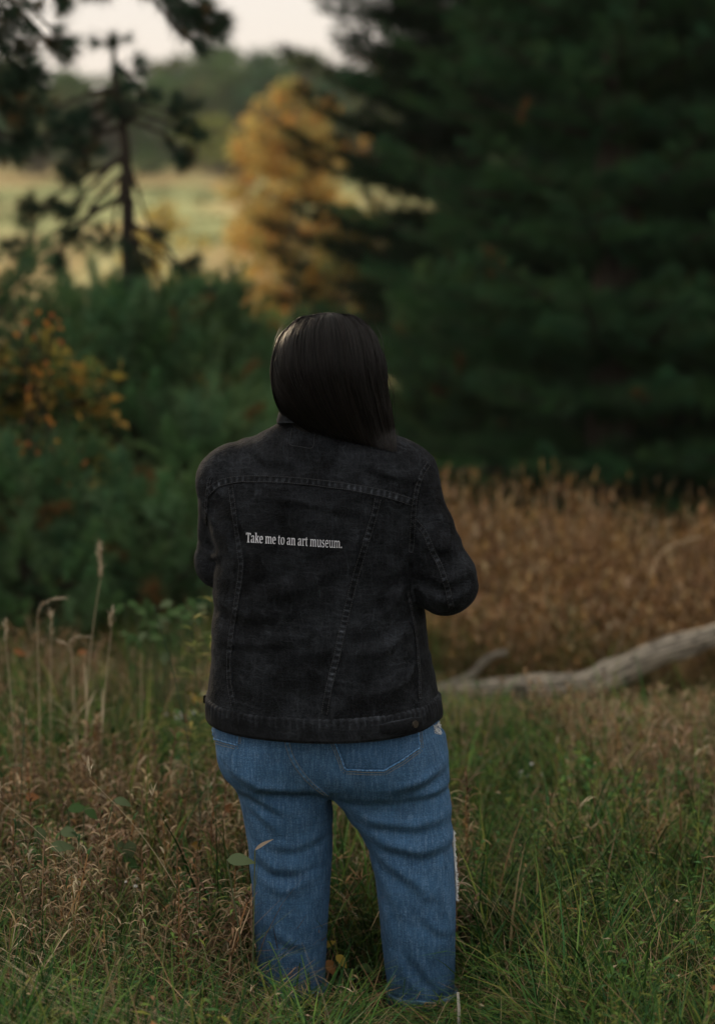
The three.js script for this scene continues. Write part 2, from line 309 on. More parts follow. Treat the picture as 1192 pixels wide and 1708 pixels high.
const jeansFolds = foldSet([
  [0.010, 0.016, 1, [385, 1285], [430, 1312], [490, 1322], [545, 1322]], [0.008, 0.014, 1, [400, 1318], [440, 1345], [480, 1365]], [0.006, 0.012, 1, [412, 1350], [440, 1375], [460, 1395]],
  [0.010, 0.017, 1, [572, 1350], [620, 1372], [690, 1380], [750, 1370]], [0.012, 0.018, 1, [592, 1378], [640, 1412], [700, 1425], [755, 1415]], [0.010, 0.017, 1, [612, 1412], [650, 1450], [690, 1475], [715, 1500]], [0.006, 0.014, 1, [625, 1450], [650, 1500], [665, 1530]],
  [0.007, 0.014, 1, [650, 1310], [700, 1300], [742, 1280]], [0.006, 0.012, 1, [690, 1330], [730, 1325], [748, 1318]], [0.008, 0.016, 1, [424, 1440], [455, 1462], [500, 1462]], [0.007, 0.014, -1, [430, 1480], [470, 1500], [520, 1480]], [0.006, 0.014, 1, [445, 1420], [490, 1425], [540, 1405]],
  [0.006, 0.015, 1, [690, 1600], [715, 1640], [735, 1665]], [0.006, 0.014, -1, [660, 1610], [690, 1650], [720, 1680]], [0.005, 0.013, 1, [700, 1530], [730, 1560], [752, 1570]], [0.005, 0.014, 1, [440, 1560], [480, 1590], [520, 1600]],
]);
const jeansField = (x, y, z) => {
  let d = smin(pelvis(x, y, z), smin(seatL(x, y, z), seatR(x, y, z), 0.012), 0.05);
  const a = legL(x, y, z), b = legR(x, y, z); d = smin(d, Math.min(a, b), 0.02);
  if (Math.abs(d) < 0.03) d -= 1.05 * jeansFolds(x, y) + 0.002 * N3(x * 14, y * 11, z * 12) + 0.0012 * N3(x * 40, y * 26, z * 40);
  return d;
};
// skin: one surface for head, neck, trunk, arms and legs, inside the clothes
const headC = at(556, 616, 4.735), neckB = at(540, 720, 4.76), faceDir = V(0.62, 0, -0.78).normalize();
const hp = (f, s, u) => headC.clone().addScaledVector(faceDir, f).add(V(faceDir.z * -s, u, faceDir.x * s)); // forward, to her right, up
const skull = ellipsoid(headC.clone().add(V(0, 0.02, 0)), 0.082, 0.108, 0.098, Math.atan2(faceDir.x, -faceDir.z) * -1), jaw = ellipsoid(hp(0.035, 0, -0.065), 0.062, 0.062, 0.066), nose = capsule(hp(0.098, 0, 0.015), hp(0.118, 0, -0.025), 0.008, 0.014), cheekA = ellipsoid(hp(0.06, 0.042, -0.03), 0.036, 0.036, 0.036), cheekB = ellipsoid(hp(0.06, -0.042, -0.03), 0.036, 0.036, 0.036);
const lipU = capsule(hp(0.093, -0.018, -0.058), hp(0.093, 0.018, -0.058), 0.007, 0.007), lipD = capsule(hp(0.09, -0.015, -0.071), hp(0.09, 0.015, -0.071), 0.008, 0.008), brow = capsule(hp(0.088, -0.035, 0.035), hp(0.088, 0.035, 0.035), 0.012, 0.012), earA = ellipsoid(hp(0.0, 0.078, -0.005), 0.012, 0.032, 0.02), earB = ellipsoid(hp(0.0, -0.078, -0.005), 0.012, 0.032, 0.02);
const eyeA = ellipsoid(hp(0.083, 0.032, 0.012), 0.016, 0.012, 0.014), eyeB = ellipsoid(hp(0.083, -0.032, 0.012), 0.016, 0.012, 0.014), neck = capsule(neckB, headC.clone().add(V(0, -0.05, 0)), 0.062, 0.055);
const headField = (x, y, z) => {
  let d = smin(skull(x, y, z), jaw(x, y, z), 0.05); d = smin(d, Math.min(cheekA(x, y, z), cheekB(x, y, z)), 0.03); d = smin(d, brow(x, y, z), 0.02); d = smin(d, nose(x, y, z), 0.014); d = smin(d, Math.min(lipU(x, y, z), lipD(x, y, z)), 0.006);
  d = Math.min(smin(d, Math.min(earA(x, y, z), earB(x, y, z)), 0.008)); d = Math.min(d, eyeA(x, y, z), eyeB(x, y, z)); return smin(d, neck(x, y, z), 0.03);
};
const bodyField = (x, y, z) => {
  let d = y > 1.2 ? headField(x, y, z) : 9;
  if (y < 1.36) d = smin(d, jacketTorso(x, y, z) + 0.035, 0.03);
  d = Math.min(d, armR[0](x, y, z) + 0.02, armR[1](x, y, z) + 0.016, armL[0](x, y, z) + 0.02, armL[1](x, y, z) + 0.016);
  if (y < 0.8) d = smin(d, smin(pelvis(x, y, z) + 0.03, Math.min(legL(x, y, z), legR(x, y, z)) + 0.022, 0.04), 0.03);
  return y < 0.075 ? Math.max(d, 0.075 - y) : d;
};
function handGeo(wr, dir, thumbSide) { // a palm with four unequal bent fingers and a thumb from its side
  const f = dir.clone().normalize(), s = thumbSide.clone().addScaledVector(f, -thumbSide.dot(f)).normalize(), n = f.clone().cross(s), P = (a, b, c) => wr.clone().addScaledVector(f, a).addScaledVector(s, b).addScaledVector(n, c);
  const parts = [[capsule(P(-0.03, 0, 0), P(0.03, 0, 0), 0.026, 0.027), 0], [capsule(P(0.03, 0.018, 0), P(0.085, 0.024, 0), 0.018, 0.013), 0.02], [capsule(P(0.03, -0.018, 0), P(0.08, -0.026, 0), 0.018, 0.012), 0.02], [capsule(P(0.03, 0, 0), P(0.085, 0, 0), 0.017, 0.014), 0.02]];
  [[0.026, 0.07], [0.009, 0.078], [-0.009, 0.072], [-0.027, 0.056]].forEach(([b, L], k) => {
    const a0 = P(0.08 - Math.abs(k - 1) * 0.004, b, 0), a1 = P(0.08 + L * 0.42, b * 1.08, 0.012), a2 = P(0.08 + L * 0.68, b * 1.1, 0.032), a3 = P(0.08 + L * 0.78, b * 1.1, 0.052);
    parts.push([capsule(a0, a1, 0.0095, 0.0088), 0.006], [capsule(a1, a2, 0.0088, 0.008), 0.004], [capsule(a2, a3, 0.008, 0.0068), 0.004]);
  });
  const t0 = P(0.02, 0.024, 0.004), t1 = P(0.055, 0.05, 0.016), t2 = P(0.085, 0.056, 0.028); parts.push([capsule(t0, t1, 0.014, 0.0105), 0.012], [capsule(t1, t2, 0.0105, 0.008), 0.004]);
  const fld = (x, y, z) => { let d = 9; for (const [q, k] of parts) { const e = q(x, y, z); d = k ? smin(d, e, k) : Math.min(d, e); } return d; };
  const c = P(0.06, 0, 0.02), r = 0.115; return surfaceNets(fld, [c.x - r, c.y - r, c.z - r], [c.x + r, c.y + r, c.z + r], 0.0035);
}
const PB = V(-0.02, 0, 0), person = thing('person', 'person seen from behind in black denim jacket and blue jeans standing in grass', 'person', [PB.x, PB.y, PB.z]);
const place = (g) => g.translate(-PB.x, -PB.y, -PB.z);

const n8 = lattice(8, 8, 11), n20 = lattice(20, 20, 12), n48 = lattice(48, 48, 13), n160 = lattice(160, 160, 14), n400 = lattice(420, 420, 15), nv = lattice(300, 26, 16), nh = lattice(22, 260, 17), n90 = lattice(90, 90, 18);
const blackDenim = texture(1024, (u, v) => {
  const wu = u + 0.02 * n20(u, v) + 0.008 * n90(v, u), wv = v + 0.02 * n20(v, u) + 0.008 * n90(u, v);
  const thread = Math.pow(Math.max(nv(wu, wv), nh(wu, wv)), 3.2), cloud = 0.55 * n8(wu, wv) + 0.45 * n20(wv, wu), mott = 0.5 * n48(wu, wv) + 0.5 * n160(wu, wv), grain = n400(u, v);
  const crease = Math.pow(1 - Math.abs(2 * n20(wu * 1.0, wv) - 1), 14) * 0.5 + Math.pow(1 - Math.abs(2 * n48(wv, wu) - 1), 12) * 0.45;
  const s = 0.004 + 0.030 * Math.pow(cloud, 1.8) * (0.35 + 1.3 * mott) + 0.04 * thread * cloud + 0.04 * crease * mott + 0.016 * (grain - 0.4); const q = Math.max(0.0012, (s - 0.004) * 0.66 + 0.0018);
  return [q * 0.86, q * 0.97, q * 1.16];
});
const denimBump = texture(1024, (u, v) => [0.4 * n400(u, v) + 0.35 * Math.max(nv(u, v), nh(u, v)) + 0.25 * n160(u, v)], false);
const blueDenim = texture(1024, (u, v) => {
  const wu = u + 0.006 * n20(u, v), st = nv(wu, v), st2 = nv(wu * 2, v * 2), g = n400(u, v), c = 0.5 * n8(u, v) + 0.5 * n20(u, v), h = nh(u, v);
  const k = 0.70 + 0.42 * c + 0.2 * (st - 0.5) + 0.2 * (st2 - 0.5) + 0.5 * (g - 0.5) + 0.18 * (h - 0.5), w = 0.075 * Math.max(0, g + st - 1.0);
  return [0.05 * k + w * 1.1, 0.122 * k + w * 1.2, 0.232 * k + w * 1.3];
});
const M = {
  skin: new THREE.MeshPhysicalMaterial({ color: lin(0.52, 0.30, 0.21), roughness: 0.55 }),
  black: new THREE.MeshPhysicalMaterial({ map: blackDenim, bumpMap: denimBump, bumpScale: 0.0022, roughness: 0.86, specularIntensity: 0.18, sheen: 0.12, sheenColor: lin(0.35, 0.38, 0.45), sheenRoughness: 0.6, side: THREE.DoubleSide }),
  seam: new THREE.MeshPhysicalMaterial({ map: blackDenim, vertexColors: true, roughness: 0.85, specularIntensity: 0.2, side: THREE.DoubleSide }),
  thread: std([0.045, 0.046, 0.05], 0.8), white: std([0.82, 0.82, 0.88], 0.7), hardware: std([0.10, 0.085, 0.07], 0.4, { metalness: 0.9 }),
  blue: new THREE.MeshPhysicalMaterial({ map: blueDenim, bumpMap: denimBump, bumpScale: 0.0016, roughness: 0.9, specularIntensity: 0.3, side: THREE.DoubleSide }),
  blueSeam: new THREE.MeshPhysicalMaterial({ map: blueDenim, vertexColors: true, roughness: 0.9, specularIntensity: 0.3, side: THREE.DoubleSide }),
  blueThread: std([0.20, 0.19, 0.15], 0.85), fray: std([0.66, 0.66, 0.66], 0.95), shoe: std([0.03, 0.028, 0.027], 0.7),
};
{
  const bodyGeo = [surfaceNets(bodyField, [-0.42, 0.03, -0.46], [0.36, 1.36, 0.26], 0.012), handGeo(wrR, V(-0.55, 0.25, -0.6), V(0, 0.9, 0.1)), handGeo(wrL, V(0.6, 0.28, -0.5), V(0, 0.9, 0.1))];
  const headGeo = surfaceNets(headField, [headC.x - 0.18, headC.y - 0.2, headC.z - 0.2], [headC.x + 0.18, headC.y + 0.17, headC.z + 0.18], 0.0055);
  const body = put('body', place(mergeGeometries([...bodyGeo, headGeo].map((g) => g.toNonIndexed()))), M.skin, person); body.userData.label = 'body of the person, hands held in front';
}
const jacket = put('jacket', place(boxUV(surfaceNets((x, y, z) => Math.max(jacketField(x, y, z), 0.724 - y), [-0.43, 0.66, -0.46], [0.36, 1.42, 0.28], 0.0062), 0.62)), M.black, person); jacket.userData.label = 'faded black denim jacket with embroidered white line';
const jeans = put('jeans', place(boxUV(surfaceNets(jeansField, [-0.37, 0.0, -0.27], [0.30, 0.80, 0.27], 0.0065), 0.5)), M.blue, person); jeans.userData.label = 'straight blue jeans with frayed rips';

// cloth strips laid over a garment: a rounded band that follows the surface, puckered along its length
function strip(field, pts, width, lift, o = {}) {
  const P = new THREE.CatmullRomCurve3(pts.map(([a, b]) => V(a, b, 0)), false, 'centripetal'), n = Math.max(8, Math.round(P.getLength() / (o.step || 2))), mb = new MB(), prof = [[-0.5, -0.0012], [-0.42, 1], [-0.16, o.groove ? 0.55 : 1], [0.16, o.groove ? 0.55 : 1], [0.42, 1], [0.5, -0.0012]]; let prev = null; const S = P.getSpacedPoints(n).map((q) => meet(field, q.x, q.y));
  reseed(o.seed || 5); let phase = rnd() * 6;
  for (let k = 0; k <= n; k++) {
    const p = S[k], nn = gradient(field, p.x, p.y, p.z, 0.004), t = S[Math.min(n, k + 1)].clone().sub(S[Math.max(0, k - 1)]).normalize(), s = t.clone().cross(nn).normalize(); phase += 0.7 + 1.1 * rnd(); const pk = (o.pucker ?? 0.4) * Math.sin(phase), worn = (o.wear ?? 0) * Math.max(0, Math.sin(phase)) * (0.3 + rnd());
    const ring = prof.map(([a, h], j) => { const q = p.clone().addScaledVector(s, a * width).addScaledVector(nn, h < 0 ? h : lift * h * (1 + pk * (j % 2 ? 1 : 0.6))); const w = (o.base ?? 1) + (j > 1 && j < 4 ? worn : worn * 0.25); mb.col = [w, w, w]; return mb.v(q.x, q.y, q.z, (a * width + k * 0.0007) / 0.3 + (o.seed || 0) * 0.13, k * 0.004); });
    if (prev) for (let j = 0; j < 5; j++) mb.quad(prev[j], ring[j], ring[j + 1], prev[j + 1]); prev = ring;
  }
  return place(mb.geo());
}
function stitches(field, pts, offs, gap, len, rad, lift) { // rows of single stitches beside a line
  const P = new THREE.CatmullRomCurve3(pts.map(([a, b]) => V(a, b, 0)), false, 'centripetal'), n = Math.max(4, Math.round(P.getLength() / gap)), mb = new MB();
  for (let k = 0; k < n; k++) for (const o of offs) {
    const a = P.getPointAt((k + 0.15) / n), b = P.getPointAt((k + 0.15 + len) / n), pa = meet(field, a.x, a.y), pb = meet(field, b.x, b.y), nn = gradient(field, pa.x, pa.y, pa.z, 0.004), s = pb.clone().sub(pa).cross(nn).normalize();
    for (const q of [pa, pb]) q.addScaledVector(s, o).addScaledVector(nn, lift); mb.tube([pa, pa.clone().lerp(pb, 0.5).addScaledVector(nn, rad * 0.6), pb], () => rad, 4);
  }
  return place(mb.geo());
}
const jf = jacketField, seams = [
  ['yoke_seam', [[347, 822], [364, 808], [390, 801], [450, 800], [520, 805], [590, 814], [650, 826], [689, 838]], 0.019],
  ['back_panel_seam', [[386, 812], [391, 850], [398, 900], [403, 945], [396, 1000], [388, 1050], [383, 1100], [384, 1140], [391, 1176]], 0.017],
  ['back_panel_seam', [[630, 832], [617, 880], [600, 935], [585, 990], [572, 1045], [560, 1100], [548, 1150], [541, 1192]], 0.017],
  ['armhole_seam', [[714, 773], [703, 790], [695, 812], [690, 838], [688, 870], [687, 900], [683, 922]], 0.013],
  ['armhole_seam', [[352, 797], [347, 822], [345, 850], [344, 875]], 0.011],
  ['sleeve_seam', [[690, 868], [705, 885], [722, 920], [737, 955], [748, 990], [752, 1012]], 0.014],
  ['side_seam', [[678, 985], [684, 1015], [692, 1060], [697, 1110], [699, 1166]], 0.009],
];
seams.forEach(([name, pts, w], k) => {
  const sm = put(name, strip(jf, pts, w, 0.0024, { seed: 20 + k, wear: 2.2, base: 0.75, groove: w > 0.015, pucker: 0.55 }), M.seam, jacket);
  put('stitching', stitches(jf, pts, [-w * 0.38, w * 0.38], 3.6, 0.62, 0.00075, 0.003), M.thread, sm, 'stuff');
});
put('patch_stitching', stitches(jf, [[487, 715], [485, 728], [483, 741], [500, 745], [521, 747], [524, 731], [527, 716]], [0], 2.6, 0.85, 0.0006, 0.0008), std([0.05, 0.052, 0.056], 0.85), jacket, 'stuff');
// hem band: a ring around the hips, its upper edge stitched down and puckered
function band(stk, y0, y1, out, a0, a1, n, puck, sag = () => 0) {
  const mb = new MB(), rows = 12; reseed(41); const ph = []; let q = 0; for (let k = 0; k <= n; k++) { q += 0.9 + 1.1 * rnd(); ph.push(q); }
  for (let k = 0; k <= n; k++) { const an = lerp(a0, a1, k / n); for (let j = 0; j <= rows; j++) {
    const s = j / rows, y = lerp(y0, y1, s) + sag(an), edge = Math.min(1, Math.min(s, 1 - s) * 20), pk = puck * Math.sin(ph[k]) * Math.max(0, s - 0.25), worn = Math.max(0, Math.sin(ph[k])) * smooth(0.45, 0.75, s) * (s < 0.95 ? 1 : 0.4);
    const p = stk.rim(y, an, out * edge - 0.002 * (1 - edge) + pk + 0.002 * N3(an * 5, s * 2, 3)), w = 0.72 + 1.3 * worn * (0.4 + 0.6 * Math.abs(N3(k * 0.7, s * 3, 8)) * 2) + (s > 0.96 || s < 0.03 ? 1.2 : 0); mb.col = [w, w, w]; mb.v(p.x, p.y, p.z, k * 0.006, s * 0.09); } }
  for (let k = 0; k < n; k++) for (let j = 0; j < rows; j++) { const a = k * (rows + 1) + j; mb.quad(a, a + 1, a + rows + 2, a + rows + 1); }
  return mb.geo();
}
const hemLo = 0.694, hemHi = 0.750, hemSag = (an) => -0.018 * Math.max(0, Math.sin(an)) + 0.004 * Math.cos(an);
const hem = put('hem_band', place(band(jacketTorso, hemLo, hemHi, 0.005, 0, 2 * Math.PI, 440, 0.0022, hemSag)), M.seam, jacket);
{ // adjuster tabs and buttons on the hem band
  const tabAt = (an, w, tip) => { const mb = new MB(), n = 14; for (let k = 0; k <= n; k++) { const s = k / n, a = an + (s - 0.5) * w, hh = 0.014 * (s > 0.8 ? 1 - (s - 0.8) * 2.2 : 1) * (s < 0.25 ? 0.72 + s * 1.1 : 1); for (const [e, o] of [[-1, 0.010], [-0.85, 0.0165], [0.85, 0.0165], [1, 0.010]]) { const p = jacketTorso.rim(lerp(hemLo, hemHi, 0.52) + hemSag(a) + e * hh, a, o + tip * Math.max(0, 0.35 - s) ** 1.3); const w2 = Math.abs(e) > 0.9 ? 2.2 : 0.7; mb.col = [w2, w2, w2]; mb.v(p.x, p.y, p.z, s * 0.1, e * 0.03); } } for (let k = 0; k < n; k++) for (let j = 0; j < 3; j++) { const a = k * 4 + j; mb.quad(a, a + 1, a + 5, a + 4); } return place(mb.geo()); };
  const disc = (an, y, o, r) => { const p = jacketTorso.rim(y, an, o), q = jacketTorso.rim(y, an, o + 0.01), g = new THREE.CylinderGeometry(r, r * 1.1, 0.004, 18); g.applyMatrix4(along(p, q.sub(p), 1, 0)); return place(g); };
  const t1 = put('adjuster_tab', tabAt(0.62, -0.42, 0.0), M.seam, jacket); put('button', disc(0.5, lerp(hemLo, hemHi, 0.5) + hemSag(0.5), 0.018, 0.008), M.hardware, t1);
  const t2 = put('adjuster_tab', tabAt(Math.PI - 0.05, 0.1, 0.03), M.seam, jacket); put('button', disc(Math.PI - 0.02, lerp(hemLo, hemHi, 0.6), 0.019, 0.008), M.hardware, t2);
  put('button', disc(0.98, lerp(hemLo, hemHi, 0.45) + hemSag(0.98), 0.0095, 0.007), M.seam, jacket);
}
{ // collar: a turned-down band round the neck
  const mb = new MB(), n = 90, c = neckB, prof = [[0.103, 0.000, 0], [0.105, 0.006, 0], [0.100, 0.026, 0], [0.092, 0.046, 0], [0.086, 0.049, 0], [0.083, 0.040, 0], [0.083, 0.0, 0]];
  for (let k = 0; k <= n; k++) { const a = k / n * 2 * Math.PI, back = Math.max(0, Math.sin(a)); prof.forEach(([r, y], j) => { const rr2 = r + 0.0025 * N3(Math.cos(a) * 2, Math.sin(a) * 2, j * 0.4) + (j < 4 ? 0.004 * back : 0), x = Math.cos(a) * rr2 * 1.06, z = Math.sin(a) * rr2 * 0.95; const w = j === 3 || j === 0 ? 2.0 : 0.9 + 0.7 * Math.max(0, N3(a * 26, j, 2)); mb.col = [w, w, w]; const q = V(x * Math.cos(YAW) + z * Math.sin(YAW), y + 0.014 + 0.012 * back, -x * Math.sin(YAW) + z * Math.cos(YAW)).add(c); mb.v(q.x, q.y, q.z, a * 0.25, j * 0.03); }); }
  for (let k = 0; k < n; k++) for (let j = 0; j < prof.length - 1; j++) { const a = k * prof.length + j; mb.quad(a, a + 1, a + prof.length + 1, a + prof.length); }
  put('collar', place(mb.geo()), M.seam, jacket);
}
{ // embroidered line: serif letters sewn on the cloth
  const font = await new FontLoader().loadAsync('fonts/droid/droid_serif_regular.typeface.json'), words = 'Take me to an art museum.';
  const g = new TextGeometry(words, { font, size: 1, depth: 0.1, curveSegments: 4, bevelEnabled: true, bevelThickness: 0.04, bevelSize: 0.0, bevelOffset: -0.016, bevelSegments: 1 }); g.computeBoundingBox();
  const p = g.attributes.position, w = g.boundingBox.max.x, tilt = Math.atan2(10, 159);
  for (let k = 0; k < p.count; k++) {
    const u = p.getX(k) / w * 159, v = p.getY(k) * 16.3, px = 411 + u + v * 0.02, py = 904.5 + u * Math.tan(tilt) - v, q = meet(jf, px, py), n = gradient(jf, q.x, q.y, q.z, 0.006);
    q.addScaledVector(n, 0.0004 + p.getZ(k) * 0.014); p.setXYZ(k, q.x, q.y, q.z);
  }
  g.computeVertexNormals(); const e = put('embroidered_lettering', place(g), M.white, jacket); e.userData.label = 'white embroidered words Take me to an art museum.';
}
{ // jeans details
  const jn = jeansField;
  const pocket = (name, top, bottom) => {
    const mb = new MB(), nu = 40, nvv = 22, tl = (L, u) => { const s = u * (L.length - 1), k = Math.min(L.length - 2, Math.floor(s)); return [lerp(L[k][0], L[k + 1][0], s - k), lerp(L[k][1], L[k + 1][1], s - k)]; };
    for (let i = 0; i <= nu; i++) { const a = tl(top, i / nu), b = tl(bottom, i / nu); for (let j = 0; j <= nvv; j++) { const x = lerp(a[0], b[0], j / nvv), y = lerp(a[1], b[1], j / nvv), q = meet(jn, x, y), n = gradient(jn, q.x, q.y, q.z, 0.006), e = Math.min(i, nu - i, j, nvv - j) === 0; q.addScaledVector(n, e ? -0.001 : 0.0022 + 0.0006 * N3(x * 0.2, y * 0.2, 1)); mb.col = [0.8, 0.82, 0.84]; mb.v(q.x, q.y, q.z, q.x / 0.5 + 0.3, q.y / 0.5); } }
    for (let i = 0; i < nu; i++) for (let j = 0; j < nvv; j++) { const a = i * (nvv + 1) + j; mb.quad(a, a + nvv + 1, a + nvv + 2, a + 1); }
    const k = put(name, place(mb.geo()), M.blueSeam, jeans), edge = [top[0], ...bottom, top[top.length - 1]].filter((q, i, l) => !i || Math.hypot(q[0] - l[i - 1][0], q[1] - l[i - 1][1]) > 3);
    const dense = []; for (let i = 0; i + 1 < edge.length; i++) for (let s = 0; s < 4; s++) dense.push([lerp(edge[i][0], edge[i + 1][0], s / 4), lerp(edge[i][1], edge[i + 1][1], s / 4)]); dense.push(edge[edge.length - 1]);
    put('stitching', stitches(jn, dense, [0.004, 0.0095], 2.6, 0.68, 0.0007, 0.003), M.blueThread, k, 'stuff');
    put('edge_fold', strip(jn, dense, 0.004, 0.003, { seed: 61, wear: 1.2, base: 1.5, step: 1.5 }), M.blueSeam, k);
  };
  pocket('back_pocket', [[552, 1222], [600, 1216], [650, 1208], [695, 1200]], [[577, 1283], [610, 1285], [640, 1285], [670, 1268], [698, 1247]]);
  pocket('back_pocket', [[354, 1206], [375, 1210], [400, 1216]], [[358, 1232], [376, 1238], [396, 1243]]);
  const seat = [[477, 1226], [481, 1245], [488, 1264], [500, 1284], [520, 1306], [545, 1326]];
  put('stitching', stitches(jn, seat, [-0.005, 0.005], 2.8, 0.68, 0.0007, 0.003), M.blueThread, put('seat_seam', strip(jn, seat, 0.014, 0.0022, { seed: 71, wear: 0.7, base: 1.05, pucker: 0.3 }), M.blueSeam, jeans));
  for (const [stk, lo, hi] of [[legR, 0.002, 0.03], [legL, 0.002, 0.03]]) { // turned-up bottoms
    const mb = new MB(), n = 120, prof = [[0.0, 0.001], [0.05, 0.005], [0.9, 0.0075], [1, 0.006], [1.0, 0.0]]; for (let k = 0; k <= n; k++) { const a = k / n * 2 * Math.PI; for (const [s, o] of prof) { const q = stk.rim(lerp(lo, hi, s) + 0.0025 * N3(Math.cos(a) * 2, Math.sin(a) * 2, 4), a, o + 0.0015 * N3(a * 9, s, 2)); const w = s > 0.88 ? 1.35 : 1.1; mb.col = [w * 1.2, w * 1.05, w * 0.85]; mb.v(q.x, q.y, q.z, a * 0.2, q.y / 0.5); } }
    for (let k = 0; k < n; k++) for (let j = 0; j < prof.length - 1; j++) { const a = k * prof.length + j; mb.quad(a, a + 1, a + prof.length + 1, a + prof.length); }
    put('turned_up_cuff', place(mb.geo()), M.blueSeam, jeans);
  }
  reseed(90); // frayed threads along the rips on the outer thigh
  for (const [y0, y1, n, L] of [[1196, 1216, 60, 0.006], [1262, 1284, 30, 0.003], [1386, 1500, 330, 0.0065]]) {
    const mb = new MB();
    for (let k = 0; k < n; k++) { const py = lerp(y0, y1, rnd()), y = Yp(py), an = rr(-0.18, 0.10), p = legR.rim(y, an, 0.001); if (py < 1290) p.copy(pelvis.rim(y, an, 0.002)); const d = V(rr(0.2, 1), rr(-1, 0.6), rr(-0.6, 0.7)).normalize(), l = L * rr(0.5, 1.3); mb.tube([p, p.clone().addScaledVector(d, l * 0.5).add(V(0, rr(-1, 1) * 0.001, 0)), p.clone().addScaledVector(d, l).add(V(0, -0.001, 0))], () => 0.0009, 4); }
    put('frayed_rip', place(mb.geo()), M.fray, jeans, 'stuff');
  }
  for (const [c, turn] of [[at(705, 1704, 4.73), -0.3], [at(484, 1704, 4.78), -0.42]]) { // shoes
    const heel = V(c.x, 0.045, c.z - 0.04), toe = heel.clone().add(V(Math.sin(-turn) * 0.19, -0.008, -Math.cos(turn) * 0.19)), a = capsule(heel, toe, 0.048, 0.038), b = capsule(heel.clone().add(V(0, 0.03, 0)), heel.clone().lerp(toe, 0.4).add(V(0, 0.02, 0)), 0.045, 0.035);
    put('shoe', place(surfaceNets((x, y, z) => Math.max(smin(a(x, y, z), b(x, y, z), 0.03), 0.004 - y), [c.x - 0.2, -0.01, heel.z - 0.3], [c.x + 0.2, 0.14, heel.z + 0.09], 0.008)), M.shoe, person);
  }
}
